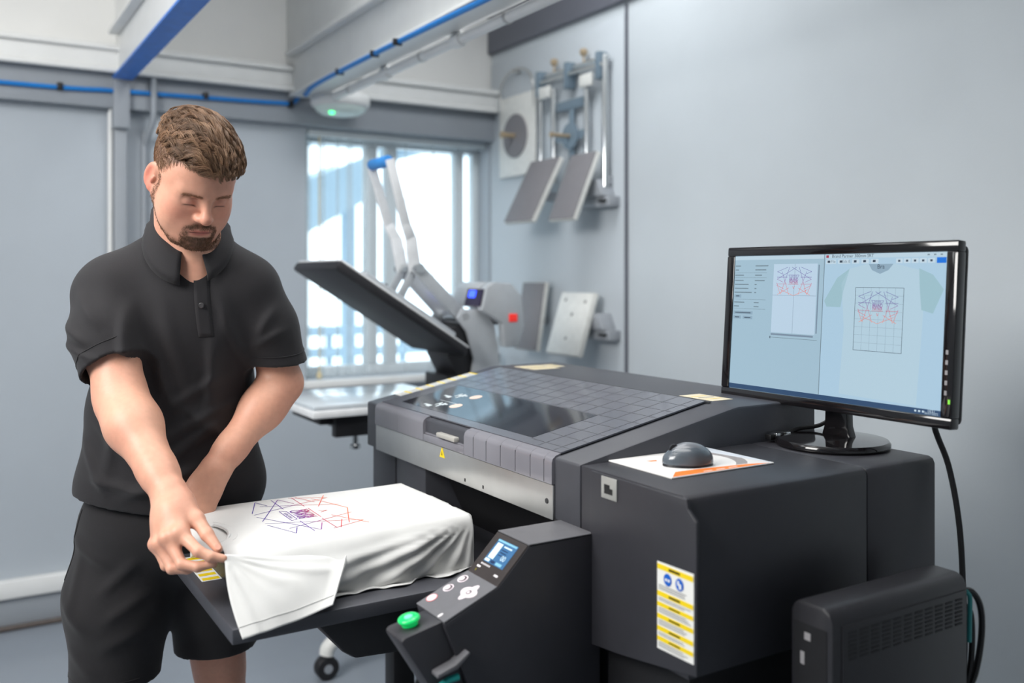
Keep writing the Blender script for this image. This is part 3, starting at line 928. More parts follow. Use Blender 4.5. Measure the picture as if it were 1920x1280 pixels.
def artwork(name, tf, lw, m, parent, local, nsub=6, sy=.74, skip=0):
    """tf(x,y)->point; x,y art units (x -1..1, y 0..1 downwards)"""
    verts, faces, vv = [], [], []
    for i, (p, q) in enumerate(ART):
        d = Vector(((q[0] - p[0]), (q[1] - p[1]) * 2 * sy))
        n = Vector((-d.y, d.x)).normalized() * lw
        b0 = len(verts)
        for k in range(nsub + 1):
            t = k / nsub
            x, y = p[0] + (q[0] - p[0]) * t, p[1] + (q[1] - p[1]) * t
            for s_ in (1, -1):
                verts.append(tf(x + s_ * n.x, y + s_ * n.y / (2 * sy))); vv.append(y)
        for k in range(nsub):
            a = b0 + 2 * k
            faces.append((a, a + 1, a + 3, a + 2))
    for (t, y, size, _) in WORDS:
        M = Matrix.Identity(4)
        tv, tf_ = text_mesh(t, 1.0, M, .012)
        xs_ = [v.x for v in tv]
        wdt = max(xs_) - min(xs_)
        ysz = [v.y for v in tv]; hgt = max(ysz) - min(ysz); cy = (max(ysz) + min(ysz)) / 2; cx = (max(xs_) + min(xs_)) / 2
        b0 = len(verts)
        for v in tv:
            yy = y - (v.y - cy) / hgt * size * .75
            verts.append(tf((v.x - cx) / wdt * .48 - .01, yy)); vv.append(yy)
        faces += [tuple(i + b0 for i in f) for f in tf_]
    # small ribbon word above
    tv, tf_ = text_mesh('PARTNER', 1.0, Matrix.Identity(4), .0)
    xs_ = [v.x for v in tv]; wdt = max(xs_) - min(xs_)
    b0 = len(verts)
    for v in tv:
        yy = .315 - v.y * .05; verts.append(tf((v.x) / wdt * .34 - .01, yy)); vv.append(yy)
    faces += [tuple(i + b0 for i in f) for f in tf_]
    me = bpy.data.meshes.new(name)
    me.from_pydata([tuple(v) for v in verts], [], faces)
    ca = me.color_attributes.new('art', 'FLOAT_COLOR', 'POINT')
    for i, v in enumerate(vv):
        ca.data[i].color = s2l(art_col(min(1, max(0, v))))
    me.materials.append(m)
    return link(name, me, parent, local)

def emis_attr():
    m = bpy.data.materials.new('screen_artwork')
    m.use_nodes = True
    nt = m.node_tree
    b = nt.nodes['Principled BSDF']
    a = nt.nodes.new('ShaderNodeAttribute'); a.attribute_name = 'art'
    b.inputs['Base Color'].default_value = (.01, .01, .01, 1)
    nt.links.new(a.outputs['Color'], b.inputs['Emission Color'])
    b.inputs['Emission Strength'].default_value = .9
    return m
M_sart = emis_attr()
def scr_tf(uc, v0, ru, rv, lay):
    def f(x, y):
        return tilt @ Vector((-sw + 2 * sw * (uc + x * ru), -.0085 - .0003 * lay, sh - 2 * sh * (v0 + y * rv)))
    return f
artwork('screen_artwork', scr_tf(.332, .085, .092, .205, 4), .008, M_sart, scr, True)
artwork('screen_artwork', scr_tf(.732, .25, .088, .21, 5), .008, M_sart, scr, True)

# cables of the monitor
c = MB().tube(rounded([(1.585, 1.08, 1.24), (1.59, 1.075, 1.15), (1.622, 1.066, 1.07), (1.632, 1.052, .97), (1.634, 1.045, .86), (1.63, 1.04, .7), (1.6, 1.05, .5), (1.6, 1.05, .1)], 6), .0055, 8).build('monitor_cable', M_blackm, smooth=True)
tag(c, 'black cable hanging from the monitor down behind the printer', 'cable')
c = thing('display_lead', 'black lead with a silver plug lying beside the monitor base', 'cable', (1.47, 1.35, PZ))
MB().tube(rounded([(1.5, 1.355, PZ + .012), (1.535, 1.352, PZ + .022), (1.58, 1.33, PZ + .03), (1.6, 1.31, PZ + .06), (1.575, 1.31, PZ + .12), (1.566, 1.32, PZ + .18)], 6), .0045, 8).build('lead', M_blackm, c, smooth=True)
bx('plug', (1.462, 1.344, PZ + .003), (1.505, 1.366, PZ + .02), M_chrome, c, .002)
bx('plug_tip', (1.448, 1.347, PZ + .006), (1.4615, 1.363, PZ + .017), M_blackm, c, .001)

# ------------------------------------------------------------------ slim unit at the side of the printer
S = thing('slim_power_unit', 'slim black electronic unit with vent slots beside the printer housing', 'power unit', (1.32, .99, .49))
M_unit = mat('unit_plastic', (42, 42, 46), .38, var=.05, bump=.04, bscale=1200)
MB().prism([(.948, .5), (.948, .899), (.954, .912), (.966, .919), (1.012, .919), (1.024, .912), (1.03, .9), (1.03, .5)], 0, 1.152, 1.497).build('case', M_unit, S, .006)
bx('case_foot', (1.16, .955, .4905), (1.49, 1.02, .4999), M_blackm, S)
bx('side_panel', (1.172, .9455, .51), (1.49, .9478, .893), M_unit, S, .001)
slot = None
for ci in range(11):
    for r_ in range(7):
        x = 1.185 + ci * .0272
        z = .882 - r_ * .0068
        if slot is None:
            slot = bx('vent_slot', (x, .9447, z - .0032), (x + .019, .9453, z), M_dark, S)
            s0 = slot
        else:
            k_ = slot.copy(); COL.objects.link(k_); k_.parent = S
            k_.location = s0.location + Vector((ci * .0272, 0, -r_ * .0068))
bx('name_plate', (1.275, .9447, .725), (1.36, .9454, .76), M_dark, S, .0003)
for i, (y, z, wd, h) in enumerate(((.995, .86, .012, .012), (1.005, .82, .008, .02), (.992, .775, .016, .006), (.99, .76, .02, .004), (1.012, .775, .014, .005))):
    bx('port', (1.1505, y - wd / 2, z), (1.1519, y + wd / 2, z + h), M_mark, S)
bx('front_recess', (1.1508, .958, .6), (1.1521, 1.022, .885), M_dark, S)
M_tealc = mat('cable_teal', (40, 130, 130), .5)
for i, (pts, m_, lb) in enumerate((
        ([(1.498, .965, .885), (1.525, .958, .88), (1.545, .955, .85), (1.548, .955, .8), (1.53, .955, .74), (1.5, .96, .68), (1.5, .96, .55)], M_blackm, 'thick black cable looping out behind the slim unit, outer one'),
        ([(1.498, .968, .86), (1.518, .96, .852), (1.528, .96, .82), (1.525, .96, .76), (1.51, .962, .7), (1.505, .965, .6)], M_blackm, 'black cable looping out behind the slim unit, inner one'),
        ([(1.4985, .952, .888), (1.506, .95, .875), (1.505, .95, .84), (1.504, .95, .80)], M_tealc, 'short teal cable along the back edge of the slim unit'))):
    c = MB().tube(rounded(pts, 6), (.0055, .005, .004)[i], 8).build('unit_cable', m_, smooth=True)
    tag(c, lb, 'cable')

# ------------------------------------------------------------------ things hung on the right wall
WS = WA - .0165
M_pad = mat('platen_pad_grey', (128, 126, 130), .55, var=.04, nscale=30)
M_padedge = mat('platen_edge_white', (226, 226, 222), .45)
M_bracket = mat('bracket_grey', (168, 172, 178), .45, .2, var=.04)
M_blug = mat('bracket_blue_grey', (120, 138, 152), .45, .2, var=.05)
M_wood = mat('peg_brass', (188, 168, 140), .35, .4)

def hung_pad(name, label, tl, br_a, b0, b1, z1, z0, face, edge, group=None, holes=False, thick=.022):
    """slab leaning out from the wall: top edge at x=tl, bottom edge at x=br_a"""
    t = thing(name, label, 'platen', (br_a, (b0 + b1) / 2, z0), 0, group)
    d = Vector((br_a - tl, 0, z0 - z1)); n = Vector((d.z, 0, -d.x)).normalized()
    if n.x > 0: n = -n
    def slab(nm, o0, o1, m, ins, bev):
        e = d.normalized() * ins
        A = [Vector((tl, b0 + ins, z1)) + e, Vector((tl, b1 - ins, z1)) + e, Vector((br_a, b1 - ins, z0)) - e, Vector((br_a, b0 + ins, z0)) - e]
        mb = MB()
        mb.poly([p + n * o0 for p in A] + [p + n * o1 for p in A], [(0, 1, 2, 3), (7, 6, 5, 4), (0, 4, 5, 1), (1, 5, 6, 2), (2, 6, 7, 3), (3, 7, 4, 0)])
        return mb.build(nm, m, t, bev)
    slab('board', -thick, 0, edge, 0, .004)
    pd = slab('pad', .0003, .006, face, .003, .002)
    if holes:
        M_hole = mat('screw_hole', (110, 108, 104), .5)
        for (u, v) in ((.2, .15), (.8, .13), (.5, .36), (.5, .74)):
            c = Vector((tl, b0 + (b1 - b0) * u, z1)) + d * v + n * .0062
            a1 = d.normalized(); a2 = Vector((0, 1, 0))
            quad('screw_hole', [c + a1 * (.008 * math.cos(k * .5236)) + a2 * (.008 * math.sin(k * .5236)) for k in range(12)], M_hole, pd, thick=.0006)
    mid = Vector((tl, (b0 + b1) / 2, z1)) + d * .55 - n * (thick + .002)
    MB().box((mid.x + .0, mid.y - .03, mid.z - .02), (WS - .001, mid.y + .03, mid.z + .02)).build('hanger', M_bracket, t, .003)
    return t
hung_pad('spare_platen', 'grey padded platen leaning from the wall, left of the upper pair', 2.40, 2.245, 3.49, 3.737, 1.972, 1.675, M_pad, M_padedge, 'spare platens on the wall')
hung_pad('spare_platen', 'grey padded platen leaning from the wall, right of the upper pair', 2.40, 2.274, 3.212, 3.405, 1.966, 1.67, M_pad, M_padedge, 'spare platens on the wall')
hung_pad('spare_platen', 'grey padded platen hung low on the wall, beside the white one', 2.42, 2.37, 3.645, 3.84, 1.398, 1.073, M_pad, M_padedge, 'spare platens on the wall')
hung_pad('spare_platen', 'white platen board with screw holes hung low on the wall', 2.41, 2.32, 3.24, 3.49, 1.354, 1.08, M_padedge, M_padedge, 'spare platens on the wall', True)

def wedge(label, b0, b1, z0, z1):
    t = thing('wall_bracket', label, 'bracket', (2.43, (b0 + b1) / 2, z0), 0, 'metal brackets on the wall')
    bx('base', (2.415, b0, z0), (WS - .001, b1, z0 + .045), M_bracket, t, .004)
    MB().prism([(b0 + .03, z0 + .046), (b0 + .07, z1), (b0 + .14, z1), (b1 - .04, z0 + .046)], 0, 2.40, WS - .001).build('wedge', M_bracket, t, .004)
    bx('slot', (2.398, b0 + .02, z0 + .02), (2.4148, b0 + .06, z0 + .03), M_blackm, t)
    return t
wedge('grey metal wedge bracket on the wall beside the upper platens', 3.15, 3.39, 1.725, 1.845)
wedge('grey metal wedge bracket on the wall beside the white platen', 3.145, 3.36, 1.15, 1.265)

# white sheet with a grey disc, hung by a wire bow
t = thing('disc_jig', 'white plate with a grey disc and peg hung from a wire bow', 'jig', (2.45, 3.96, 1.93))
bx('plate', (2.452, 3.79, 1.93), (2.462, 4.128, 2.335), M_padedge, t, .002)
MB().lathe([(.108, 0), (.11, -.002), (.11, -.008), (.108, -.01), (.02, -.0102)], (2.4515, 3.965, 2.13), 'X', 40).build('disc', M_pad, t, smooth=True)
MB().lathe([(.012, -.0105), (.012, -.07), (.017, -.072), (.017, -.085), (.01, -.088)], (2.4515, 3.965, 2.13), 'X', 18).build('peg', M_wood, t, smooth=True)
MB().tube(rounded([(2.456, 4.11, 2.25), (2.45, 4.115, 2.38), (2.45, 4.06, 2.44), (2.45, 3.96, 2.465), (2.45, 3.86, 2.44), (2.45, 3.81, 2.38), (2.456, 3.805, 2.25)], 6), .0055, 8).build('wire_bow', M_steel, t, smooth=True)
MB().lathe([(.008, 0), (.008, -.04), (.011, -.042), (.011, -.046)], (WS - .001, 3.96, 2.452), 'X', 12).build('hook', M_steel, t, smooth=True)

# chrome frame jig
t = thing('chrome_frame_jig', 'tall chrome rod frame with a blue-grey cross plate hung on the wall', 'jig', (2.44, 3.46, 1.81))
for (y, z0, z1, r) in ((3.715, 1.96, 2.39, .011), (3.212, 1.81, 2.385, .015), (3.605, 1.86, 2.30, .014), (3.345, 1.86, 2.30, .014)):
    MB().tube([(2.44, y, z0), (2.44, y, z1)], r, 14).build('rod', M_chrome, t, smooth=True)
MB().tube([(2.44, 3.74, 2.372), (2.44, 3.19, 2.372)], .011, 12).build('top_bar', M_chrome, t, smooth=True)
MB().tube([(2.425, 3.72, 2.345), (2.425, 3.22, 2.345)], .008, 12).build('top_bar', M_steel, t, smooth=True)
for y in (3.71, 3.475, 3.235):
    bx('clamp', (2.412, y - .014, 2.28), (2.462, y + .014, 2.40), M_blug, t, .003)
for y in (3.65, 3.32):
    bx('spacer_block', (2.41, y - .045, 2.262), (2.424, y + .045, 2.318), M_padedge, t, .003)
for y in (3.605, 3.37):
    MB().lathe([(.004, 0), (.004, .035), (.013, .04), (.018, .05), (.018, .062), (.01, .07)], (2.44, y, 2.373), 'Z', 16).build('knob', M_wood, t, smooth=True)
bx('cross_plate', (2.446, 3.36, 2.19), (2.452, 3.59, 2.235), M_blug, t, .002)
bx('cross_plate', (2.446, 3.455, 1.9), (2.4518, 3.495, 2.189), M_blug, t, .002)
bx('cross_arm', (2.443, 3.345, 2.045), (2.4458, 3.605, 2.085), M_blug, t, .001)
MB().lathe([(.062, 0), (.062, -.006), (.058, -.008), (.01, -.008)], (2.4425, 3.475, 2.065), 'X', 32).build('hub_disc', M_blug, t, smooth=True)
MB().lathe([(.009, -.0085), (.009, -.10), (.012, -.102), (.012, -.11)], (2.4425, 3.475, 2.065), 'X', 16).build('peg', M_wood, t, smooth=True)
bx('wall_fixing', (2.452, 3.44, 2.345), (WS - .001, 3.50, 2.39), M_bracket, t, .002)
bx('wall_fixing', (2.453, 3.2, 1.82), (WS - .001, 3.225, 1.86), M_bracket, t, .002)

t = thing('wire_hook_rail', 'small wire rail with a clip low on the wall beside the corner', 'hook', (2.45, 4.0, 1.03))
MB().tube(rounded([(WS - .002, 3.9, 1.14), (2.42, 3.9, 1.14), (2.42, 3.95, 1.145), (2.42, 4.07, 1.12), (2.42, 4.09, 1.06), (2.42, 4.09, 1.02)], 5), .005, 8).build('wire', M_steel, t, smooth=True)
bx('clip', (2.41, 4.075, .98), (2.43, 4.105, 1.03), M_mgrey, t, .002)

# ------------------------------------------------------------------ heat press on its wheeled stand
HP = thing('heat_press', 'open clamshell heat press with black upper platen and blue-gripped lever', 'heat press', (1.4, 3.14, .88))
M_cover = mat('platen_cover_black', (34, 34, 38), .5, var=.1, nscale=25, bump=.35, bscale=22)
M_rim = mat('platen_rim_white', (222, 224, 226), .4)
M_lplat = mat('lower_platen_silver', (206, 214, 220), .16, .1, var=.03)
PB0, PB1 = 2.93, 3.37
bx('lower_platen', (1.035, PB0, .985), (1.56, PB1, 1.0), M_lplat, HP, .003)
bx('lower_platen_edge', (1.03, PB0 - .005, .958), (1.565, PB1 + .005, .9845), M_rim, HP, .006)
A0, A1 = Vector((1.105, 0, 1.452)), Vector((1.60, 0, 1.135))
d = (A1 - A0).normalized(); n = Vector((-d.z, 0, d.x)); n = n if n.z > 0 else -n
def slab(name, s0, s1, b0, b1, o0, o1, m, bev):
    q = [A0 + d * s0 + n * o0, A0 + d * s1 + n * o0, A0 + d * s1 + n * o1, A0 + d * s0 + n * o1]
    mb = MB()
    mb.prism([(p.x, p.z) for p in q], 1, b0, b1)
    return mb.build(name, m, HP, bev)
LL = (A1 - A0).length
slab('upper_platen', 0, LL, PB0, PB1, 0, .034, M_cover, .010)
slab('upper_platen_rim', .004, LL - .004, PB0 + .004, PB1 - .004, .0345, .042, M_rim, .003)
slab('upper_platen_casing', .12, LL - .04, PB0 + .07, PB1 - .07, .0425, .072, M_silver, .01)
CB = 3.14
def plate2(name, pts, b0, b1, m, bev=.003):
    return MB().prism(pts, 1, b0, b1).build(name, m, HP, bev)
def bar(name, p, q, w0, w1, b0, b1, m, bev=.003):
    p, q = Vector((p[0], p[1])), Vector((q[0], q[1]))
    e = (q - p).normalized(); s = Vector((-e.y, e.x))
    return plate2(name, [tuple(p + s * w0), tuple(q + s * w1), tuple(q - s * w1), tuple(p - s * w0)], b0, b1, m, bev)
# frame side plates and head
for y in (3.03, 3.235):
    plate2('side_plate', [(1.66, .93), (1.86, .93), (1.85, 1.0), (1.80, 1.1), (1.78, 1.24), (1.74, 1.30), (1.64, 1.305), (1.62, 1.27), (1.66, 1.22), (1.69, 1.12)], y, y + .015, M_silver)
plate2('control_head', [(1.70, 1.30), (1.72, 1.385), (1.75, 1.405), (1.83, 1.40), (1.875, 1.35), (1.885, 1.24), (1.86, 1.16), (1.80, 1.16), (1.79, 1.25)], 2.985, 3.03 - .001, M_silver, .006)
plate2('control_head', [(1.70, 1.31), (1.72, 1.385), (1.75, 1.405), (1.83, 1.40), (1.875, 1.35), (1.88, 1.24), (1.80, 1.24), (1.78, 1.31)], 3.046, 3.234, M_silver, .006)
M_disp = mat('press_display', (40, 30, 60), .3)
quad('display', [(1.699, 3.00, 1.315), (1.699, 3.12, 1.315), (1.7165, 3.12, 1.378), (1.7165, 3.00, 1.378)], M_disp, HP, thick=-.003)
M_dblue = mat('display_blue', (60, 90, 255), .3, emit=2.2, ecol=(50, 80, 255))
M_dred = mat('display_red', (255, 50, 40), .3, emit=1.5, ecol=(255, 45, 35))
quad('display_digits', [(1.702, 3.05, 1.347), (1.702, 3.10, 1.347), (1.709, 3.10, 1.373), (1.709, 3.05, 1.373)], M_dblue, HP, thick=.004)
quad('display_digits', [(1.698, 3.03, 1.322), (1.698, 3.06, 1.322), (1.703, 3.06, 1.336), (1.703, 3.03, 1.336)], M_dred, HP, thick=.004)
M_red = mat('switch_red', (215, 50, 44), .3, emit=.5, ecol=(220, 40, 30))
bx('power_switch', (1.815, 2.979, 1.255), (1.85, 2.9848, 1.285), M_red, HP, .002)
plate2('heater_box', [(1.60, 1.235), (1.67, 1.25), (1.72, 1.08), (1.64, 1.04), (1.59, 1.13)], 3.05, 3.23, M_black, .006)
# arm, links, lever
bar('lift_arm', (1.66, 1.275), (1.47, 1.46), .026, .022, 3.06, 3.075, M_silver)
bar('lift_arm', (1.66, 1.275), (1.47, 1.46), .026, .022, 3.205, 3.22, M_silver)
bar('front_link', (1.475, 1.455), (1.40, 1.325), .016, .014, 3.085, 3.095, M_silver)
bar('front_link', (1.475, 1.455), (1.40, 1.325), .016, .014, 3.185, 3.195, M_silver)
for (p, l) in (((1.655, 1.275), .11), ((1.475, 1.455), .10), ((1.402, 1.328), .08)):
    MB().lathe([(.016, -l), (.018, -l + .004), (.018, l - .004), (.016, l)], (p[0], CB, p[1]), 'Y', 18).build('pivot_pin', M_chrome, HP, smooth=True)
for y0, y1, yt0, yt1 in ((3.08, 3.092, 3.05, 3.062), (3.188, 3.2, 3.22, 3.232)):
    for i, (p, q, w0, w1) in enumerate((((1.474, 1.445), (1.452, 1.57), .024, .022), ((1.452, 1.565), (1.425, 1.62), .02, .018), ((1.427, 1.615), (1.36, 1.845), .018, .016))):
        e = Vector((q[0] - p[0], q[1] - p[1])).normalized(); s = Vector((-e.y, e.x))
        f0 = i / 3; f1 = (i + 1) / 3
        mb = MB()
        P_ = [(p, w0, f0), (q, w1, f1)]
        vs_ = []
        for (pt, w_, f_) in P_:
            ya, yb = y0 + (yt0 - y0) * f_, y1 + (yt1 - y1) * f_
            for sg in (1, -1):
                for yy in (ya, yb): vs_.append((pt[0] + s.x * w_ * sg, yy, pt[1] + s.y * w_ * sg))
        mb.poly(vs_, [(0, 1, 3, 2), (4, 6, 7, 5), (0, 4, 5, 1), (2, 3, 7, 6), (0, 2, 6, 4), (1, 5, 7, 3)])
        mb.build('lever_arm', M_rim, HP, .002)
M_grip = mat('grip_blue', (60, 140, 214), .5)
MB().lathe([(.018, 3.064), (.021, 3.068), (.021, 3.214), (.018, 3.218)], (1.36, 0, 1.84), 'Y', 20).build('lever_grip', M_grip, HP, smooth=True)
# pressure knob and stud
t_ = MB()
t_.lathe([(.004, 0), (.004, .05)], (1.355, CB, 1.33), 'Z', 10)
t_.build('knob_stem', M_chrome, HP, smooth=True)
kb = MB()
for k in range(5):
    a = 2 * math.pi * k / 5
    kb.lathe([(.010, 0), (.013, .004), (.013, .018), (.010, .022)], (1.355 + .02 * math.cos(a), CB + .02 * math.sin(a), 1.378), 'Z', 12)
kb.lathe([(.022, .002), (.022, .02)], (1.355, CB, 1.378), 'Z', 16)
kb.build('pressure_knob', M_black, HP, smooth=True)
MB().lathe([(.026, 0), (.028, .003), (.028, .034), (.024, .038)], (1.47, CB - .03, 1.275), 'Z', 24).build('pressure_stud', M_chrome, HP, smooth=True)
bx('hinge_block', (1.585, 3.05, 1.001), (1.66, 3.23, 1.06), M_black, HP, .004)
bx('bed_frame', (1.08, 3.0, .925), (1.86, 3.29, .957), M_black, HP, .004)
bx('slide_bracket', (1.12, 2.96, .885), (1.28, 2.999, .956), M_black, HP, .004)
MB().lathe([(.012, 0), (.012, -.03), (.018, -.032), (.018, -.045)], (1.2, 2.985, .884), 'Z', 14).build('lock_knob', M_chrome, HP, smooth=True)
bx('bed_plate', (1.2, 3.02, .881), (1.8, 3.27, .924), M_black, HP, .003)

HS = thing('heat_press_stand', 'pale wheeled stand with a curved leg under the heat press', 'stand', (1.5, 3.15, 0))
MB().lathe([(.035, .18), (.035, .86), (.1, .862), (.1, .88)], (1.5, 3.15, 0), seg=24).build('column', M_bracket, HS, smooth=True)
for ang in (180, 108, 36, -36, -108):
    c, s = math.cos(R(ang)), math.sin(R(ang))
    def pt(r, z): return (1.5 + c * r, 3.15 + s * r, z)
    MB().tube(rounded([pt(.0, .22), pt(.12, .21), pt(.25, .17), pt(.33, .115), pt(.342, .085)], 5), .026, 12).build('stand_leg', M_padedge, HS, smooth=True)
    wx, wy = 1.5 + c * .342, 3.15 + s * .342
    w_ = MB().lathe([(.012, -.022), (.038, -.022), (.041, -.018), (.041, -.004), (.036, 0), (.036, .001), (.041, .004), (.041, .018), (.038, .022), (.012, .022)], (wx, wy, .0415), 'Y', 24).build('castor', M_black, HS, smooth=True)
    MB().lathe([(.016, -.0235), (.016, -.0222)], (wx, wy, .0415), 'Y', 14).build('castor_hub', M_mgrey, w_, smooth=True)

# ------------------------------------------------------------------ white t-shirt stretched over the platen
TS = thing('white_t_shirt', 'white t-shirt with purple and orange line print stretched over the platen', 't-shirt', (.69, 1.87, .8265))
M_cloth = mat('cotton_white', (218, 218, 216), .85, var=.015, nscale=30, bump=.12, bscale=900, sheen=.2)
EA0, EA1, EB0, EB1, ETOP = .452, .938, 1.697, 2.040, .931
def top_h(a, b):
    return .0010 * math.sin(a * 14 + b * 9) * math.sin(b * 11 - a * 3)
def cloth_point(p, q):
    """p along a, q along b of the flat cloth; past the platen edges the cloth turns down"""
    da = max(0., p - EA1); db = max(0., EB0 - q); dl = max(0., q - EB1)
    a = min(p, EA1); b = min(max(q, EB0), EB1)
    z = ETOP + top_h(a, b)
    # long soft edge on the right, crisper at the printer end
    soft = .012 + .030 * max(0, min(1, (.80 - a) / .35))
    nr = max(0., 1 - (q - EB0) / soft) if q > EB0 else 1.
    if q < EB0 + soft and q >= EB0:
        z -= .010 * nr * nr * (soft / .03)
    elif q < EB0:
        z -= .010 * (soft / .03)
    oa = ob = 0.
    if db > 0 or da > 0:
        dd = math.hypot(db, da)
        drop = dd
        ca, cb = (da / dd, db / dd)
        # folds that fan out from the far right corner of the platen
        rr = math.hypot(EA1 - a + .004, db)
        th = math.atan2(db, EA1 - a + .004)
        fan = 0.
        for (t0, w, A) in ((.13, .035, .75), (.24, .05, 1.), (.40, .06, .9), (.62, .09, .8), (1.0, .12, .6), (1.35, .10, .5)):
            fan += A * math.exp(-((th - t0) / w) ** 2)
        fan *= .016 * min(1, rr / .10) * math.exp(-rr * 1.8) * min(1, db / .03)
        wav = .004 * math.sin(a * 40 + db * 30) * min(1, db / .05) + .003 * math.sin(a * 75 - db * 50) * min(1, db / .08)
        belly = .018 * math.sin(min(1, db / .11) * math.pi * .8) * min(1, (EA1 - a) / .14)
        out = .010 * (1 - math.exp(-dd / .012)) + fan + belly + wav
        z -= drop * .985
        ob = -out * (cb if db > 0 else 0)
        oa = .003 * ca
        floor_ = TZ + .0016
        if z < floor_:
            ex = floor_ - z
            ob -= ex * .55 * cb + .006 * math.sin(a * 60) * min(1, ex / .02)
            oa += ex * .1 * ca
            z = floor_ + .004 * abs(math.sin(a * 55 + 1)) * min(1, ex / .02)
    if dl > 0:
        ob += .008 * (1 - math.exp(-dl / .01)) + .006 * math.sin(a * 38) * min(1, dl / .05)
        z -= dl + .0
        z = max(z, TZ + .002)
    return Vector((a + oa, b + ob, z))
def neck_front(b):
    """front boundary of the cloth: collar notch cut out of the straight edge"""
    u = (b - 1.842) / .070
    base = .436 + .012 * max(0, min(1, (b - 1.93) / .1))
    if abs(u) < 1: base += .034 * math.sqrt(1 - u * u)
    return base
na, nb = 112, 118
qs = [EB0 - .135 + i * (EB1 + .10 - EB0 + .135) / nb for i in range(nb + 1)]
verts, faces = [], []
for j, q in enumerate(qs):
    f0 = neck_front(min(max(q, EB0), EB1))
    if q < EB0: f0 = .436 + min(.06, (EB0 - q) * 2.)
    for i in range(na + 1):
        t = i / na
        p = f0 + (EA1 + .085 - f0) * t
        v = cloth_point(p, q)
        # slight sag of the loose front end towards the pinching hand
        k = max(0, (.50 - v.x) / .07)
        if k > 0 and q > EB0: v.z -= .004 * k * k * (1 if q > 1.74 else .2)
        verts.append(tuple(v))
for j in range(nb):
    for i in range(na):
        a = j * (na + 1) + i
        faces.append((a, a + 1, a + na + 2, a + na + 1))
def cloth_obj(name, verts, faces, th=.0014):
    me = bpy.data.meshes.new(name)
    me.from_pydata(verts, [], faces)
    for p in me.polygons: p.use_smooth = True
    me.materials.append(M_cloth)
    o = link(name, me, TS)
    md = o.modifiers.new('thickness', 'SOLIDIFY'); md.thickness = th; md.offset = 0
    return o
cloth_obj('shirt_body', verts, faces)
# inside back of the shirt seen through the collar, lying lower
verts, faces = [], []
for j in range(13):
    b = 1.74 + .22 * j / 12
    for i in range(9):
        a = .408 + .075 * i / 8
        verts.append((a, b, .9245 - .010 * max(0, (.46 - a) / .05) ** 1.5 + .001 * math.sin(b * 60)))
for j in range(12):
    for i in range(8):
        k = j * 9 + i
        faces.append((k, k + 1, k + 10, k + 9))
cloth_obj('shirt_back', verts, faces)
# ribbed collar along the notch
pts = []
for k in range(33):
    u = -1 + 2 * k / 32
    b = 1.842 + .070 * u
    pts.append((neck_front(b) + .004, b, ETOP + top_h(.46, b) - .003 * (abs(u) > .8)))
MB().tube(rounded(pts, 2), .0028, 8).build('neck_rib', M_cloth, TS, smooth=True)
pts2 = [(p[0] + .0135, 1.842 + (p[1] - 1.842) * 1.14, ETOP + top_h(p[0], p[1]) + .0002) for p in pts if abs(p[1] - 1.842) < .066]
MB().tube(rounded(pts2, 2), .0008, 5).build('neck_seam', M_cloth, TS, smooth=True)
# sleeve pulled forward by the hand, falling over the table corner
PIN = Vector((.4265, 1.676, .9335))
top_b = Vector((.665, 1.690, .898)); P1 = Vector((.640, 1.652, .878)); P2 = Vector((.597, 1.590, .8375)); P3 = Vector((.435, 1.590, .809))
ns, nt_ = 44, 40
verts, faces = [], []
def sleeve_pt(s, t):
    # s 0 at the pinch edge .. 1 at the back edge; t 0 top .. 1 hem
    top = PIN.lerp(top_b, s)
    top.z -= .006 * math.sin(s * math.pi) ; 
    hem = P3.lerp(P2, s)
    hem.z -= .004 * math.sin(s * math.pi)
    back = (top_b.lerp(P1, t / .55) if t < .55 else P1.lerp(P2, (t - .55) / .45))
    lin_b = top_b.lerp(P2, t)
    front = PIN.lerp(P3, t) + Vector((.006, -.006, 0)) * math.sin(t * math.pi) * -1
    lin_f = PIN.lerp(P3, t)
    p = top.lerp(hem, t) + (back - lin_b) * s + (front - lin_f) * (1 - s)
    # billow outwards and upwards, folds running away from the pinch
    bil = math.sin(t * math.pi) * math.sin(min(1, s * 1.15) * math.pi * .9)
    p += Vector((0, -.016, .010)) * bil
    r = math.hypot(s * .25, t * .16); th = math.atan2(t * .16, s * .25 + 1e-4)
    f = .0
    for (t0, w, A) in ((.10, .07, .6), (.34, .08, 1.), (.62, .1, .8), (1.0, .13, .9), (1.32, .1, .7)):
        f += A * math.exp(-((th - t0) / w) ** 2)
    f *= .0065 * min(1, r / .05) * math.exp(-r * 2.5)
    p += Vector((-.15, -.75, .6)) * f
    return p
for i in range(ns + 1):
    for j in range(nt_ + 1):
        verts.append(tuple(sleeve_pt(i / ns, j / nt_)))
for i in range(ns):
    for j in range(nt_):
        k = i * (nt_ + 1) + j
        faces.append((k, k + 1, k + nt_ + 2, k + nt_ + 1))
cloth_obj('sleeve', verts, faces)
seam = [sleeve_pt(i / 30, .87) + Vector((0, -.0012, .0012)) for i in range(31)]
MB().tube(seam, .0005, 5).build('sleeve_hem', M_cloth, TS, smooth=True)
seam = [sleeve_pt(.985, j / 30) + Vector((0, -.0008, .0012)) for j in range(31)]
MB().tube(seam, .0012, 6).build('sleeve_seam', M_cloth, TS, smooth=True)
# the print
M_print = mat('garment_print', (120, 60, 120), .8, var=.03, attr='art')
def art_tf(x, y):
    a = .55 + .19 * y; b = 1.884 + .145 * x
    return Vector((a, b, ETOP + top_h(a, b) + .0012))
artwork('print', art_tf, .0058, M_print, TS, False, 14, .19 / .29)

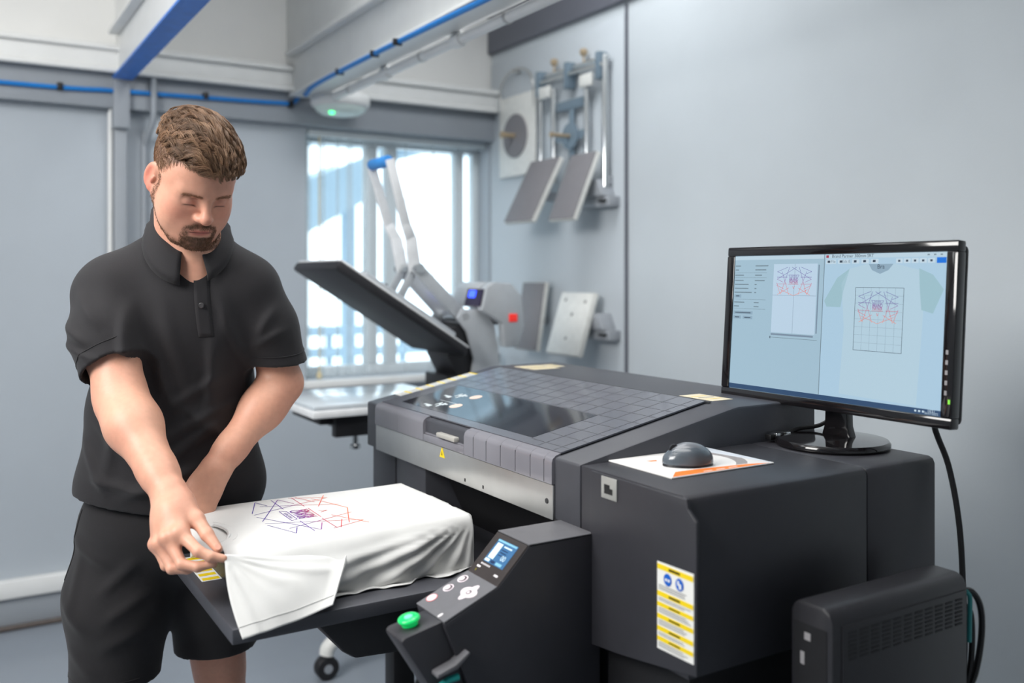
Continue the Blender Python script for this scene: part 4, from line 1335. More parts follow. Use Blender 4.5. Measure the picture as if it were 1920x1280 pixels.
# ------------------------------------------------------------------ implicit-surface modeller for the person
def rotz(a):
    c, s = math.cos(a), math.sin(a)
    return np.array([[c, -s, 0], [s, c, 0], [0, 0, 1.]])
def rotx(a):
    c, s = math.cos(a), math.sin(a)
    return np.array([[1, 0, 0], [0, c, -s], [0, s, c]])
def roty(a):
    c, s = math.cos(a), math.sin(a)
    return np.array([[c, 0, s], [0, 1, 0], [-s, 0, c]])

def rcone(a, b, r1, r2):
    a = np.array(a, float); b = np.array(b, float)
    ba = b - a; l2 = ba @ ba; rr = r1 - r2; a2 = l2 - rr * rr; il2 = 1 / l2
    def f(p):
        pa = p - a
        y = pa @ ba
        z = y - l2
        x2 = ((pa * l2 - y[:, None] * ba) ** 2).sum(1)
        y2 = y * y * l2; z2 = z * z * l2
        k = np.sign(rr) * rr * rr * x2
        d = (np.sqrt(np.maximum(x2 * a2 * il2, 0)) + y * rr) * il2 - r1
        c1 = np.sign(z) * a2 * z2 > k
        c2 = np.sign(y) * a2 * y2 < k
        d = np.where(c1, np.sqrt(x2 + z2) * il2 - r2, np.where(c2, np.sqrt(x2 + y2) * il2 - r1, d))
        return d
    return f
def ell(c, r, rot=None):
    c = np.array(c, float); r = np.array(r, float)
    def f(p):
        q = p - c
        if rot is not None: q = q @ rot      # rot maps local->world; q@rot = rot^T q
        k0 = np.sqrt(((q / r) ** 2).sum(1)); k1 = np.sqrt(((q / r ** 2) ** 2).sum(1))
        return k0 * (k0 - 1) / np.maximum(k1, 1e-9)
    return f
def sph(c, r):
    c = np.array(c, float)
    return lambda p: np.sqrt(((p - c) ** 2).sum(1)) - r
def plane(c, n):
    c = np.array(c, float); n = np.array(n, float); n = n / np.linalg.norm(n)
    return lambda p: (p - c) @ n
def tor(c, R_, r, rot, sx=1.):
    c = np.array(c, float)
    def f(p):
        q = (p - c) @ rot
        q = q * np.array([1 / sx, 1, 1])
        h = np.sqrt(q[:, 0] ** 2 + q[:, 2] ** 2) - R_
        return np.sqrt(h * h + q[:, 1] ** 2) - r
    return f
def inframe(f, Rm, T):
    """f given in a local frame; Rm local->world rotation, T its origin"""
    T = np.array(T, float)
    return lambda p: f((p - T) @ Rm)

def combine(prims, p, idx=None):
    d = np.full(len(p), 10.)
    for i in (range(len(prims)) if idx is None else idx):
        op, f, k = prims[i]
        v = f(p)
        if op == 'add':
            if k > 0:
                h = np.maximum(k - np.abs(d - v), 0) / k
                d = np.minimum(d, v) - h * h * k * .25
            else:
                d = np.minimum(d, v)
        elif op == 'sub':
            v = -v
            if k > 0:
                h = np.maximum(k - np.abs(d - v), 0) / k
                d = np.maximum(d, v) + h * h * k * .25
            else:
                d = np.maximum(d, v)
        elif op == 'int':
            d = np.maximum(d, v)
        elif op == 'disp':
            d = d + v
    return d

def sdf_mesh(prims, lo, hi, vox, blk=12):
    lo = np.array(lo, float); hi = np.array(hi, float)
    bs = vox * blk
    nb = np.ceil((hi - lo) / bs).astype(int)
    gi = np.stack(np.meshgrid(*[np.arange(n) for n in nb], indexing='ij'), -1).reshape(-1, 3)
    cen = lo + (gi + .5) * bs
    rad = bs * .5 * math.sqrt(3)
    vals = []
    D = np.full(len(cen), 10.)
    for (op, f, k) in prims:
        v = f(cen); vals.append(v)
        if op == 'add': D = np.minimum(D, v) 
    tot = combine(prims, cen)
    act = np.where(np.abs(tot) < rad * 1.6 + .02)[0]
    N = nb * blk + 4
    pts1 = np.arange(blk + 1)
    off = np.stack(np.meshgrid(pts1, pts1, pts1, indexing='ij'), -1).reshape(-1, 3)
    V = []; K = []; Q = []
    n1 = blk + 1
    cor = [(0, 0, 0), (1, 0, 0), (0, 1, 0), (1, 1, 0), (0, 0, 1), (1, 0, 1), (0, 1, 1), (1, 1, 1)]
    edges = [(0, 1), (2, 3), (4, 5), (6, 7), (0, 2), (1, 3), (4, 6), (5, 7), (0, 4), (1, 5), (2, 6), (3, 7)]
    def key(c): return (c[:, 0] + 1) * int(N[1]) * int(N[2]) + (c[:, 1] + 1) * int(N[2]) + (c[:, 2] + 1)
    for bi in act:
        idx = [i for i, (op, f, k) in enumerate(prims)
               if (op == 'add' and vals[i][bi] < D[bi] + 2.6 * rad + 1.5 * k + .006) or (op == 'sub' and vals[i][bi] < rad * 1.6 + k + .006) or op in ('int', 'disp')]
        base = gi[bi] * blk
        p = lo + (base + off) * vox
        d = combine(prims, p, idx).reshape(n1, n1, n1)
        s = d < 0
        if s.all() or not s.any(): continue
        cs = [s[a:a + blk, b:b + blk, c:c + blk] for a, b, c in cor]
        cnt = sum(x.astype(np.int8) for x in cs)
        cells = np.argwhere((cnt > 0) & (cnt < 8))
        cv = np.stack([d[cells[:, 0] + a, cells[:, 1] + b, cells[:, 2] + c] for a, b, c in cor], 1)
        acc = np.zeros((len(cells), 3)); n = np.zeros(len(cells))
        for a, b in edges:
            va, vb = cv[:, a], cv[:, b]
            m = (va < 0) != (vb < 0)
            t = np.where(m, va / np.where(m, va - vb, 1), 0)
            pa = np.array(cor[a], float); pb = np.array(cor[b], float)
            acc += np.where(m[:, None], pa + t[:, None] * (pb - pa), 0); n += m
        V.append(lo + (base + cells + acc / n[:, None]) * vox)
        K.append(key(base + cells))
        for ax in range(3):
            sl = [slice(0, blk)] * 3
            sl2 = list(sl); sl2[ax] = slice(1, blk + 1)
            e = np.argwhere(s[tuple(sl)] != s[tuple(sl2)])
            if not len(e): continue
            fl = s[tuple(sl)][e[:, 0], e[:, 1], e[:, 2]]
            u, w = (ax + 1) % 3, (ax + 2) % 3
            g = base + e
            c1 = g.copy(); c2 = g.copy(); c2[:, u] -= 1
            c3 = c2.copy(); c3[:, w] -= 1
            c4 = g.copy(); c4[:, w] -= 1
            q = np.stack([key(c1), key(c2), key(c3), key(c4)], 1)
            q[~fl] = q[~fl][:, ::-1]
            Q.append(q)
    V = np.concatenate(V); K = np.concatenate(K); Q = np.concatenate(Q)
    o = np.argsort(K); Ks = K[o]
    pos = np.searchsorted(Ks, Q); pos = np.clip(pos, 0, len(Ks) - 1)
    ok = (Ks[pos] == Q).all(1)
    return V[o], pos[ok]

def np_mesh(name, V, F, m, smooth=True):
    me = bpy.data.meshes.new(name)
    n, k = F.shape
    me.vertices.add(len(V)); me.vertices.foreach_set('co', V.astype(np.float32).ravel())
    me.loops.add(n * k); me.loops.foreach_set('vertex_index', F.astype(np.int32).ravel())
    me.polygons.add(n)
    me.polygons.foreach_set('loop_start', np.arange(0, n * k, k, dtype=np.int32))
    me.polygons.foreach_set('loop_total', np.full(n, k, np.int32))
    if smooth: me.polygons.foreach_set('use_smooth', np.ones(n, bool))
    me.update(calc_edges=True)
    me.validate()
    me.materials.append(m)
    return me

def set_col(me, name, cols):
    ca = me.color_attributes.new(name, 'FLOAT_COLOR', 'POINT')
    c = np.ones((len(me.vertices), 4), np.float32); c[:, :3] = cols
    ca.data.foreach_set('color', c.ravel())

def lin(c):
    return np.array(s2l(c)[:3])
def sstep(x, a, b):
    t = np.clip((x - a) / (b - a), 0, 1)
    return t * t * (3 - 2 * t)
_rng = np.random.RandomState(5)
_nd = _rng.randn(14, 3); _np = _rng.rand(14) * 6.28
def wnoise(p, sc):
    v = 0
    for i in range(14):
        v = v + np.sin(p @ (_nd[i] * sc) + _np[i])
    return v / 5.

# ------------------------------------------------------------------ the person
PE = thing('person', 'person in black polo shirt and shorts bending to pull the white t-shirt straight', 'person', (.4765, 2.194, 0), -math.atan2(.5224, .8527))

HR = rotz(R(40)) @ rotx(R(34))      # head turned towards the printer and bowed
HT = np.array([.070, -.17, 1.635])
def H(p): return HR @ np.array(p, float) + HT

head = []
def ha(op, f, k): head.append((op, inframe(f, HR, HT), k))
ha('add', ell((0, .018, .036), (.0745, .096, .088)), 0)
ha('add', ell((0, -.032, -.018), (.064, .060, .088)), .03)
ha('add', ell((0, -.035, .035), (.064, .055, .06)), .03)
for s in (-1, 1):
    ha('add', rcone((s * .056, .002, -.045), (s * .030, -.060, -.102), .020, .020), .035)
    ha('add', sph((s * .043, -.050, -.036), .024), .035)
    ha('add', sph((s * .040, -.050, -.068), .020), .035)
    ha('add', rcone((s * .012, -.085, .011), (s * .043, -.072, .012), .011, .009), .02)
ha('add', ell((0, -.079, -.108), (.022, .017, .017)), .025)
ha('add', ell((0, -.076, -.074), (.033, .02, .026)), .025)
for s in (-1, 1):
    ha('sub', ell((s * .032, -.103, -.008), (.0165, .017, .0095)), .018)
    ha('add', sph((s * .0315, -.0745, -.0095), .0135), .005)
    # upper eyelid fold
    ha('sub', ell((s * .0315, -.0905, -.0005), (.0145, .004, .0016), rotz(R(-s * 20))), .003)
# nose
ha('add', rcone((0, -.087, .006), (0, -.1085, -.034), .0075, .0095), .012)
ha('add', sph((0, -.110, -.0385), .0108), .01)
for s in (-1, 1):
    ha('add', ell((s * .0125, -.098, -.0415), (.0075, .0105, .0075)), .007)
    ha('sub', ell((s * .0065, -.1045, -.0495), (.0032, .005, .004)), .003)
# lips
ha('add', rcone((-.023, -.0865, -.0700), (0, -.0945, -.0680), .003, .0045), .008)
ha('add', rcone((.023, -.0865, -.0700), (0, -.0945, -.0680), .003, .0045), .008)
ha('add', rcone((-.014, -.0885, -.0785), (.014, -.0885, -.0785), .0052, .0052), .009)
# ears
for s in (-1, 1):
    er = rotz(R(-s * 22)) @ rotx(R(12))
    ha('add', ell((s * .078, .026, -.012), (.007, .017, .030), er), .008)
    ha('sub', ell((s * .0855, .021, -.008), (.006, .0095, .019), er), .004)
    ha('add', ell((s * .077, .018, -.036), (.006, .009, .010), er), .006)
    ha('add', ell((s * .078, .011, -.016), (.005, .005, .008), er), .004)
# neck
neck = [('add', rcone(H((0, .035, -.05)), (.016, -.055, 1.44), .060, .066), .03),
        ('add', rcone((.016, -.04, 1.46), (.017, -.03, 1.36), .07, .10), .04),
        ('add', rcone((.050, -.088, 1.50), (.045, -.095, 1.40), .048, .055), .04)]
TR = rotz(R(18))
torso = [('add', ell((.018, -.03, 1.31), (.158, .10, .18), TR), .04),
         ('add', rcone((-.115, -.10, 1.395), (.13, -.025, 1.40), .05, .05), .05),
         ('add', ell((-.03, .0, 1.08), (.165, .112, .2), TR), .06),
         ('add', ell((-.037, .01, .9), (.17, .12, .14), TR), .06)]
R_SH, R_EL, R_WR = (-.143, -.12, 1.395), (-.0593, -.22, 1.169), (.0943, -.37, 1.0186)
L_SH, L_EL, L_WR = (.160, -.03, 1.395), (.2112, .01, 1.1827), (.1034, -.135, 1.0147)
def mix(a, b, t): return tuple(a[i] + (b[i] - a[i]) * t for i in range(3))
def addv(a, b): return tuple(a[i] + b[i] for i in range(3))
rarm = [('add', rcone(R_SH, mix(R_SH, R_EL, .5), .055, .054), .03), ('add', rcone(mix(R_SH, R_EL, .45), R_EL, .056, .047), .03),
        ('add', rcone(mix(R_SH, R_EL, .95), addv(mix(R_EL, R_WR, .28), (-.002, 0, .004)), .047, .052), .03),
        ('add', rcone(mix(R_EL, R_WR, .25), mix(R_EL, R_WR, .8), .050, .034), .03),
        ('add', rcone(mix(R_EL, R_WR, .75), R_WR, .034, .0305), .02)]
larm = [('add', rcone(L_SH, L_EL, .050, .044), .03),
        ('add', rcone(L_EL, mix(L_EL, L_WR, .3), .042, .046), .03),
        ('add', rcone(mix(L_EL, L_WR, .25), mix(L_EL, L_WR, .8), .045, .032), .03),
        ('add', rcone(mix(L_EL, L_WR, .75), L_WR, .032, .0285), .02)]
# right hand: palm and five fingers pinching the cloth
def finger(pts, rs, k0=.012):
    out = []
    for i in range(len(pts) - 1):
        out.append(('add', rcone(pts[i], pts[i + 1], rs[i], rs[i + 1]), k0 if i == 0 else .004))
    return out
RI, RM, RRR, RP = (.1420, -.446, .9655), (.121, -.447, .956), (.1015, -.436, .9425), (.087, -.414, .935)
rhand = []
for mcp, r in ((RI, .0145), (RM, .0145), (RRR, .0135), (RP, .0125)):
    w = addv(R_WR, tuple((mcp[i] - RM[i]) * .35 for i in range(3)))
    rhand.append(('add', rcone(w, mcp, .021, r), .016))
rhand.append(('add', ell((.106, -.408, .985), (.032, .022, .034), rotz(R(-30))), .02))
TC, TM, TI, TT = (.1225, -.385, 1.003), (.1600, -.413, .982), (.1860, -.434, .9595), (.2110, -.4505, .9385)
rhand.append(('add', rcone((.100, -.378, 1.006), TC, .020, .020), .02))
rhand += finger([TC, TM], [.019, .0135], .02)
rhand += finger([TM, TI, TT], [.0132, .0118, .0082], .008)
rhand += finger([RI, (.1835, -.473, .9405), (.2055, -.474, .9315), (.2265, -.468, .926)], [.0118, .0098, .009, .0074])
rhand += finger([RM, (.1530, -.4720, .9170), (.182, -.474, .913), (.2075, -.4665, .9165)], [.0118, .0098, .0088, .0074])
rhand += finger([RRR, (.1310, -.459, .9050), (.158, -.457, .9035), (.180, -.449, .909)], [.0112, .0094, .0084, .007])
rhand += finger([RP, (.1100, -.433, .9020), (.130, -.430, .898), (.150, -.426, .902)], [.0102, .0084, .0074, .0064])
# knuckle bumps
for q, r in ((RI, .0105), (RM, .011), (RRR, .0095), (RP, .009)):
    rhand.append(('add', sph(addv(q, (-.004, -.006, .003)), r), .008))
# left hand resting on the platen edge
LI, LM_, LR, LP = (.050, -.160, .957), (.066, -.167, .944), (.083, -.163, .936), (.097, -.150, .938)
lhand = []
for mcp, r in ((LI, .0145), (LM_, .0145), (LR, .0135), (LP, .0125)):
    w = addv(L_WR, tuple((mcp[i] - LM_[i]) * .35 for i in range(3)))
    lhand.append(('add', rcone(w, mcp, .021, r), .016))
lhand.append(('add', ell((.085, -.152, .98), (.032, .020, .036), rotz(R(20))), .02))
lhand += finger([LI, (.0465, -.178, .924), (.050, -.172, .902), (.056, -.160, .890)], [.0115, .0098, .0088, .0074])
lhand += finger([LM_, (.0645, -.186, .912), (.067, -.182, .888), (.071, -.170, .876)], [.0115, .0098, .0088, .0074])
lhand += finger([LR, (.083, -.182, .906), (.085, -.177, .884), (.087, -.166, .873)], [.011, .0094, .0084, .007])
lhand += finger([LP, (.099, -.168, .910), (.101, -.163, .893), (.102, -.154, .884)], [.010, .0084, .0074, .0064])
lhand += finger([(.085, -.128, .995), (.058, -.118, .968), (.048, -.128, .945), (.046, -.142, .928)], [.018, .0125, .0112, .008], .018)
# legs
R_HIP, R_KN, R_AN = (-.135, -.0, .83), (-.163, -.03, .50), (-.165, .035, .10)
L_HIP, L_KN, L_AN = (.035, .07, .82), (.012, .175, .50), (.02, .235, .10)
legs = []
for hp, kn, an in ((R_HIP, R_KN, R_AN), (L_HIP, L_KN, L_AN)):
    legs += [('add', rcone(hp, kn, .085, .060), .04), ('add', rcone(kn, mix(kn, an, .12), .058, .054), .03),
             ('add', rcone(addv(mix(kn, an, .15), (0, .012, 0)), addv(mix(kn, an, .42), (0, .018, 0)), .052, .060), .04),
             ('add', rcone(addv(mix(kn, an, .42), (0, .016, 0)), an, .058, .036), .04),
             ('add', rcone(an, addv(an, (.03, -.11, -.055)), .036, .032), .03)]

M_skin = mat('skin', (220, 170, 150), .47, var=.05, nscale=90, attr='skin', sss=.12, bump=.05, bscale=700)

MASKS = {}
def skin_color(V):
    base = lin((216, 158, 134)); red = lin((204, 112, 94)); pale = lin((226, 178, 152))
    n = wnoise(V, 40.)[:, None]
    c = base + (pale - base) * np.clip(.5 + .5 * n, 0, 1) * .5
    q = (V - HT) @ HR
    x, y, z = np.abs(q[:, 0]), q[:, 1], q[:, 2]
    hd = (q[:, 2] > -.135) & (np.abs(q[:, 0]) < .11) & (np.abs(q[:, 1]) < .16)
    def blend(c, col, a):
        a = np.where(hd, np.clip(a, 0, 1), 0)[:, None]
        return c * (1 - a) + col * a
    g = lambda cx, cy, cz, r: np.exp(-((x - cx) ** 2 + (y - cy) ** 2 + (z - cz) ** 2) / r ** 2)
    c = blend(c, red, .38 * g(.042, -.07, -.038, .026) + .35 * g(0, -.11, -.038, .014))
    c = blend(c, lin((214, 112, 98)), .55 * sstep(x, .0755, .082) * (z < .03) * (z > -.06) * (y > -.02))
    # lips
    lip = .85 * np.exp(-((x / .022) ** 2 + ((z + .0750) / .0072) ** 2) ** 2) * sstep(-y, .078, .084)
    c = blend(c, lin((190, 100, 92)), lip)
    ml = np.exp(-((z + .0742 + .06 * x) / .0011) ** 2) * (1 - sstep(x, .021, .026)) * sstep(-y, .076, .082)
    c = blend(c, lin((92, 44, 40)), ml)
    # beard: chin, moustache, jaw line
    nz = wnoise(q, 260.) * .25
    beard = lin((92, 66, 50))
    b1 = sstep(-z, .083, .089) * (1 - sstep(x, .030, .040)) * sstep(-y, .045, .062)                   # chin
    b2 = np.exp(-((z + .0610 + .45 * np.clip(x - .014, 0, 1)) / .0062) ** 2) * sstep(-y, .07, .08) * (1 - sstep(x, .029, .035))       # moustache
    b3 = np.exp(-((x - .030) / .0065) ** 2) * np.exp(-((z + .082) / .017) ** 4) * sstep(-y, .055, .07)  # sides of the mouth
    jl = -.088 + .62 * (y + .0)                                                                         # jaw line height
    jawz = -.107 - .55 * np.clip(y + .066, -.02, .08) * -1.0
    b4 = np.exp(-((z - jawz) / .013) ** 2) * sstep(x, .022, .032) * (y < .006) * .8
    b5 = sstep(x, .060, .064) * (z < .01) * (z > -.075) * np.exp(-((y + .006) / .010) ** 2) * .6          # sideburn
    under = sstep(-z, .104, .112) * .8 * sstep(-y, .02, .05)
    b = np.maximum.reduce([b1, b2 * .95, b3 * .9, b4 * .75, b5, under])
    c = blend(c, beard, b * (.85 + nz) * (1 - np.clip(lip + ml, 0, 1)))
    # cropped hair at the sides shows through
    hm = hair_mask(q)
    c = blend(c, lin((124, 100, 84)), hm * (.35 + .5 * sstep(q[:, 2], .0, .06)))
    # eyebrows
    eb = np.exp(-((z - .0075 + .18 * np.clip(x - .036, 0, 1)) / .0042) ** 2) * sstep(x, .010, .016) * (1 - sstep(x, .046, .052)) * (y < -.05)
    c = blend(c, lin((140, 100, 76)), eb * .5)
    MASKS['beard'] = np.where(hd, b * (1 - np.clip(lip + ml, 0, 1)), 0); MASKS['brow'] = np.where(hd, eb, 0)
    # lash line of the lowered lids
    la = np.exp(-((z + .0165 + .10 * ((x - .0315) / .0135) ** 2 * .03) / .0016) ** 2) * np.exp(-((x - .0315) / .0125) ** 6) * (y < -.07)
    c = blend(c, lin((70, 44, 36)), la * .95)
    lid = np.exp(-(((x - .0315) / .014) ** 2 + ((z + .010) / .009) ** 2) ** 2) * (y < -.07)
    c = blend(c, lin((196, 128, 112)), lid * .35 * (1 - la))
    # freckles on the arms
    for (fx, fy, fz) in FRECK:
        d2 = ((V - np.array([fx, fy, fz])) ** 2).sum(1)
        a = np.exp(-d2 / .0022 ** 2)[:, None] * .7
        c = c * (1 - a) + lin((120, 76, 58)) * a
    # knuckles a little redder
    for k_ in (RI, RM, RRR, RP):
        d2 = ((V - np.array(k_)) ** 2).sum(1)
        a = np.exp(-d2 / .013 ** 2)[:, None] * .35
        c = c * (1 - a) + red * a
    return c

def hair_mask(q):
    """1 where hair grows (head frame)"""
    x, y, z = np.abs(q[:, 0]), q[:, 1], q[:, 2]
    front = .070 - .012 * np.cos(np.clip(q[:, 0] / .05, -1.5, 1.5) * 1.2) + .0 * x
    hl = np.where(y < -.060, front, np.where(y < -.012, front + (.012 - front) * (y + .060) / .048, .012 - np.clip(y - .03, 0, .07) * 1.15))
    hl = np.where((y >= -.012) & (y < .032), .018, hl)
    return sstep(z, hl - .006, hl + .008) * ((y > -.12) & (z < .2))

FRECK = [(-.05, -.262, 1.14), (-.01, -.30, 1.12), (.02, -.32, 1.10), (.05, -.352, 1.07), (-.075, -.245, 1.19), (.16, -.05, 1.10), (.14, -.12, 1.06), (.19, -.03, 1.15), (.2, -.04, 1.17)]

def part_body():
    Vs, Fs = [], []
    n = 0
    allp = [('add', f, k) for (_, f, k) in []]
    def run(pr, lo, hi, vox):
        nonlocal n
        V, F = sdf_mesh(pr, lo, hi, vox)
        Vs.append(V); Fs.append(F + n); n += len(V)
    run(head + neck, (-.13, -.36, 1.40), (.23, .03, 1.79), .0014)
    run(rarm + rhand, (-.23, -.51, .86), (.27, -.03, 1.50), .0024)
    run(larm + lhand, (.0, -.25, .84), (.28, .10, 1.52), .0026)
    run(torso + [('add', neck[1][1], .04)] + legs, (-.30, -.20, .0), (.26, .33, 1.5), .007)
    V = np.concatenate(Vs); F = np.concatenate(Fs)
    me = np_mesh('body', V, F, M_skin)
    set_col(me, 'skin', skin_color(V))
    nr = np.empty(len(V) * 3, np.float32); me.vertices.foreach_get('normal', nr)
    MASKS['V'] = V; MASKS['N'] = nr.reshape(-1, 3)
    return link('body', me, PE, True)
part_body()

# ---- nails
M_nail = mat('nail', (214, 160, 140), .3)
def nail(c, n, d, l=.0055, w=.0045):
    c, n, d = Vector(c), Vector(n).normalized(), Vector(d).normalized()
    d = (d - n * d.dot(n)).normalized(); s = n.cross(d)
    pts = [c + d * (l * math.cos(t)) + s * (w * math.sin(t)) for t in [2 * math.pi * k / 12 for k in range(12)]]
    quad('nail', pts, M_nail, PE, True, .0006)
nail((.2125, -.4565, .9435), (.2, -.75, .6), (.75, -.45, -.6), .006, .005)

# ---- polo shirt
def fold(p0, p1, w, a):
    p0 = np.array(p0, float); p1 = np.array(p1, float); d = (p1 - p0)[[0, 2]]; L = np.linalg.norm(d); d2 = d / L
    def f(p):
        q = (p - p0)[:, [0, 2]]
        t = q @ d2
        r2 = (q ** 2).sum(1) - t * t
        env = sstep(t, -.02, L * .35) * (1 - sstep(t, L * .65, L + .02)) * (1 - sstep(p[:, 1], -.08, -.02))
        return -a * np.exp(-r2 / w ** 2) * env
    return f
R_CUFF, L_CUFF = (-.090, -.190, 1.236), (.2045, .0, 1.236)
def ax(a, b): v = np.array(b) - np.array(a); return v / np.linalg.norm(v)
shirt = [('add', ell((.016, -.045, 1.335), (.166, .122, .17), TR), 0),
         ('add', rcone((-.112, -.10, 1.392), (.128, -.026, 1.40), .070, .066), .05),
         ('add', rcone((.010, -.045, 1.500), (-.105, -.098, 1.408), .064, .062), .04),
         ('add', rcone((.022, -.040, 1.500), (.125, -.03, 1.412), .064, .058), .04),
         ('add', ell((-.034, -.01, 1.11), (.182, .132, .21), TR), .07),
         ('add', ell((-.036, .0, .955), (.208, .145, .15), TR), .06)]
hem_n = np.array([-.16, 0, -1.])
sleeves = [('add', rcone((-.132, -.115, 1.385), mix(R_SH, R_EL, .4), .074, .074), .035),
           ('add', rcone(mix(R_SH, R_EL, .38), mix(R_CUFF, R_EL, .4), .074, .068), .03),
           ('add', rcone((.148, -.03, 1.39), mix(L_SH, L_EL, .4), .068, .068), .035),
           ('add', rcone(mix(L_SH, L_EL, .38), mix(L_CUFF, L_EL, .4), .068, .067), .03)]
cuffs = []
# everything below the cuff planes is cut away near the arms, bottom hem likewise
def cut_cuff(c, n, rad):
    c = np.array(c, float); n = np.array(n, float) / np.linalg.norm(n)
    def f(p):
        q = p - c; t = q @ n
        r = np.sqrt(np.maximum((q ** 2).sum(1) - t * t, 0))
        return np.maximum(np.maximum(-t, r - rad), t - .14)
    return f
RD, LD = ax(R_SH, R_EL), ax(L_SH, L_EL)
shirt_p = sleeves + [('sub', cut_cuff(R_CUFF, RD + np.array([.18, 0, 0]), .11), 0), ('sub', cut_cuff(L_CUFF, LD + np.array([-.28, 0, 0]), .10), 0)] 
# the cuff cut must not bite into the torso, so the torso is joined afterwards
shirt_p += [('add', shirt[0][1], .03)] + shirt[1:]
shirt_p += [('sub', rcone(mix(mix(R_SH, R_EL, .38), mix(R_CUFF, R_EL, .4), .55), mix(mix(R_SH, R_EL, .38), mix(R_CUFF, R_EL, .4), 1.1), .0630, .0605), .0), ('sub', rcone(mix(mix(L_SH, L_EL, .38), mix(L_CUFF, L_EL, .4), .55), mix(mix(L_SH, L_EL, .38), mix(L_CUFF, L_EL, .4), 1.1), .0560, .0545), .0)]
# neck opening and V of the placket
shirt_p += [('sub', rcone((.018, -.056, 1.46), (.045, -.10, 1.62), .066, .078), .004),
            ('sub', rcone((.083, -.178, 1.434), (.064, -.145, 1.535), .005, .046), .004)]
shirt_p += [('int', plane((-.036, 0, .918), hem_n), 0)]
FOLDS = [((.0, -.185, 1.40), (.06, -.17, 1.12), .018, .005), ((.13, -.12, 1.36), (.06, -.17, 1.06), .016, .005), ((-.08, -.17, 1.22), (-.13, -.15, .98), .018, .006), ((.12, -.14, 1.22), (.0, -.17, 1.14), .012, .0045), ((.12, -.14, 1.13), (-.02, -.165, 1.01), .013, .006), ((.11, -.14, 1.40), (.16, -.10, 1.22), .013, .007), ((-.06, -.19, 1.38), (-.03, -.18, 1.16), .015, .008),
         ((.08, -.17, 1.02), (-.10, -.16, .95), .014, .006), ((-.18, -.09, 1.00), (.02, -.16, .955), .012, .006), ((.02, -.17, 1.16), (.14, -.12, 1.05), .014, .005),
         ((.14, -.10, 1.16), (-.05, -.16, 1.05), .012, .006), ((-.16, -.10, 1.12), (-.05, -.15, 1.02), .014, .006), ((.155, -.09, 1.08), (.07, -.16, .99), .012, .006),
         ((-.02, -.18, 1.30), (.03, -.175, 1.10), .016, .005), ((.10, -.155, 1.33), (.09, -.16, 1.12), .014, .0045),
         ((-.19, -.16, 1.33), (-.12, -.215, 1.29), .012, .006), ((-.2, -.15, 1.29), (-.10, -.245, 1.26), .010, .005), ((-.17, -.17, 1.40), (-.10, -.19, 1.33), .014, .005),
         ((.22, -.05, 1.36), (.18, -.08, 1.29), .012, .005), ((.24, -.03, 1.31), (.17, -.07, 1.27), .011, .005), ((-.195, -.07, 1.08), (-.12, -.13, .96), .014, .006)]
for (a_, b_, w_, am) in FOLDS:
    shirt_p.append(('disp', fold(a_, b_, w_ * .9, am * 1.35), 0))
shirt_p.append(('disp', lambda p: .0008 * wnoise(p * np.array([1, 1, .45]), 26.), 0))
M_polo = mat('polo_black', (25, 23, 27), .8, var=.10, nscale=500, bump=.25, bscale=900, sheen=.08)
V, F = sdf_mesh(shirt_p, (-.30, -.31, .86), (.32, .17, 1.60), .004)
me = np_mesh('polo_shirt', V, F, M_polo)
polo = link('polo_shirt', me, PE, True)
from mathutils.bvhtree import BVHTree
bvh = BVHTree.FromPolygons([Vector(v) for v in V], [list(map(int, f)) for f in F])
def on_shirt(x, z, up=.001):
    h = bvh.ray_cast(Vector((x - .25, -.9, z)), Vector((.28, 1, 0)).normalized())
    # march straight in from the front of the chest
    h = bvh.ray_cast(Vector((x, -.9, z)), Vector((0, 1, 0)))
    if h[0] is None: return Vector((x, -.17, z))
    return h[0] + h[1] * up
def ribbon(name, rows, m, parent, th=.0015):
    me = bpy.data.meshes.new(name)
    vs_, fs = [], []
    w_ = len(rows[0])
    for r_ in rows: vs_ += [tuple(p) for p in r_]
    for i in range(len(rows) - 1):
        for j in range(w_ - 1):
            a = i * w_ + j
            fs.append((a, a + 1, a + w_ + 1, a + w_))
    me.from_pydata(vs_, [], fs)
    for p in me.polygons: p.use_smooth = True
    me.materials.append(m)
    o = link(name, me, parent, True)
    md = o.modifiers.new('thickness', 'SOLIDIFY'); md.thickness = th; md.offset = 1
    return o
# placket with buttons
PX = lambda z: .074 + (1.45 - z) * .10
rows = []
for k in range(15):
    z = 1.432 - k * .0095
    rows.append([on_shirt(PX(z) + dx, z, .0012) for dx in (-.0145, -.007, 0, .007, .0145)])
ribbon('placket', rows, M_polo, polo, .0016)
M_btn = mat('button_black', (62, 60, 62), .3)
for (bx_, z) in ((.052, 1.446), (.080, 1.366)):
    c = on_shirt(bx_, z, .0035)
    MB().lathe([(.0058, .001), (.0058, -.0015), (.0045, -.0022), (.0042, -.0014), (.001, -.0014)], c, 'Y', 18).build('button', M_btn, polo, smooth=True, local=True)
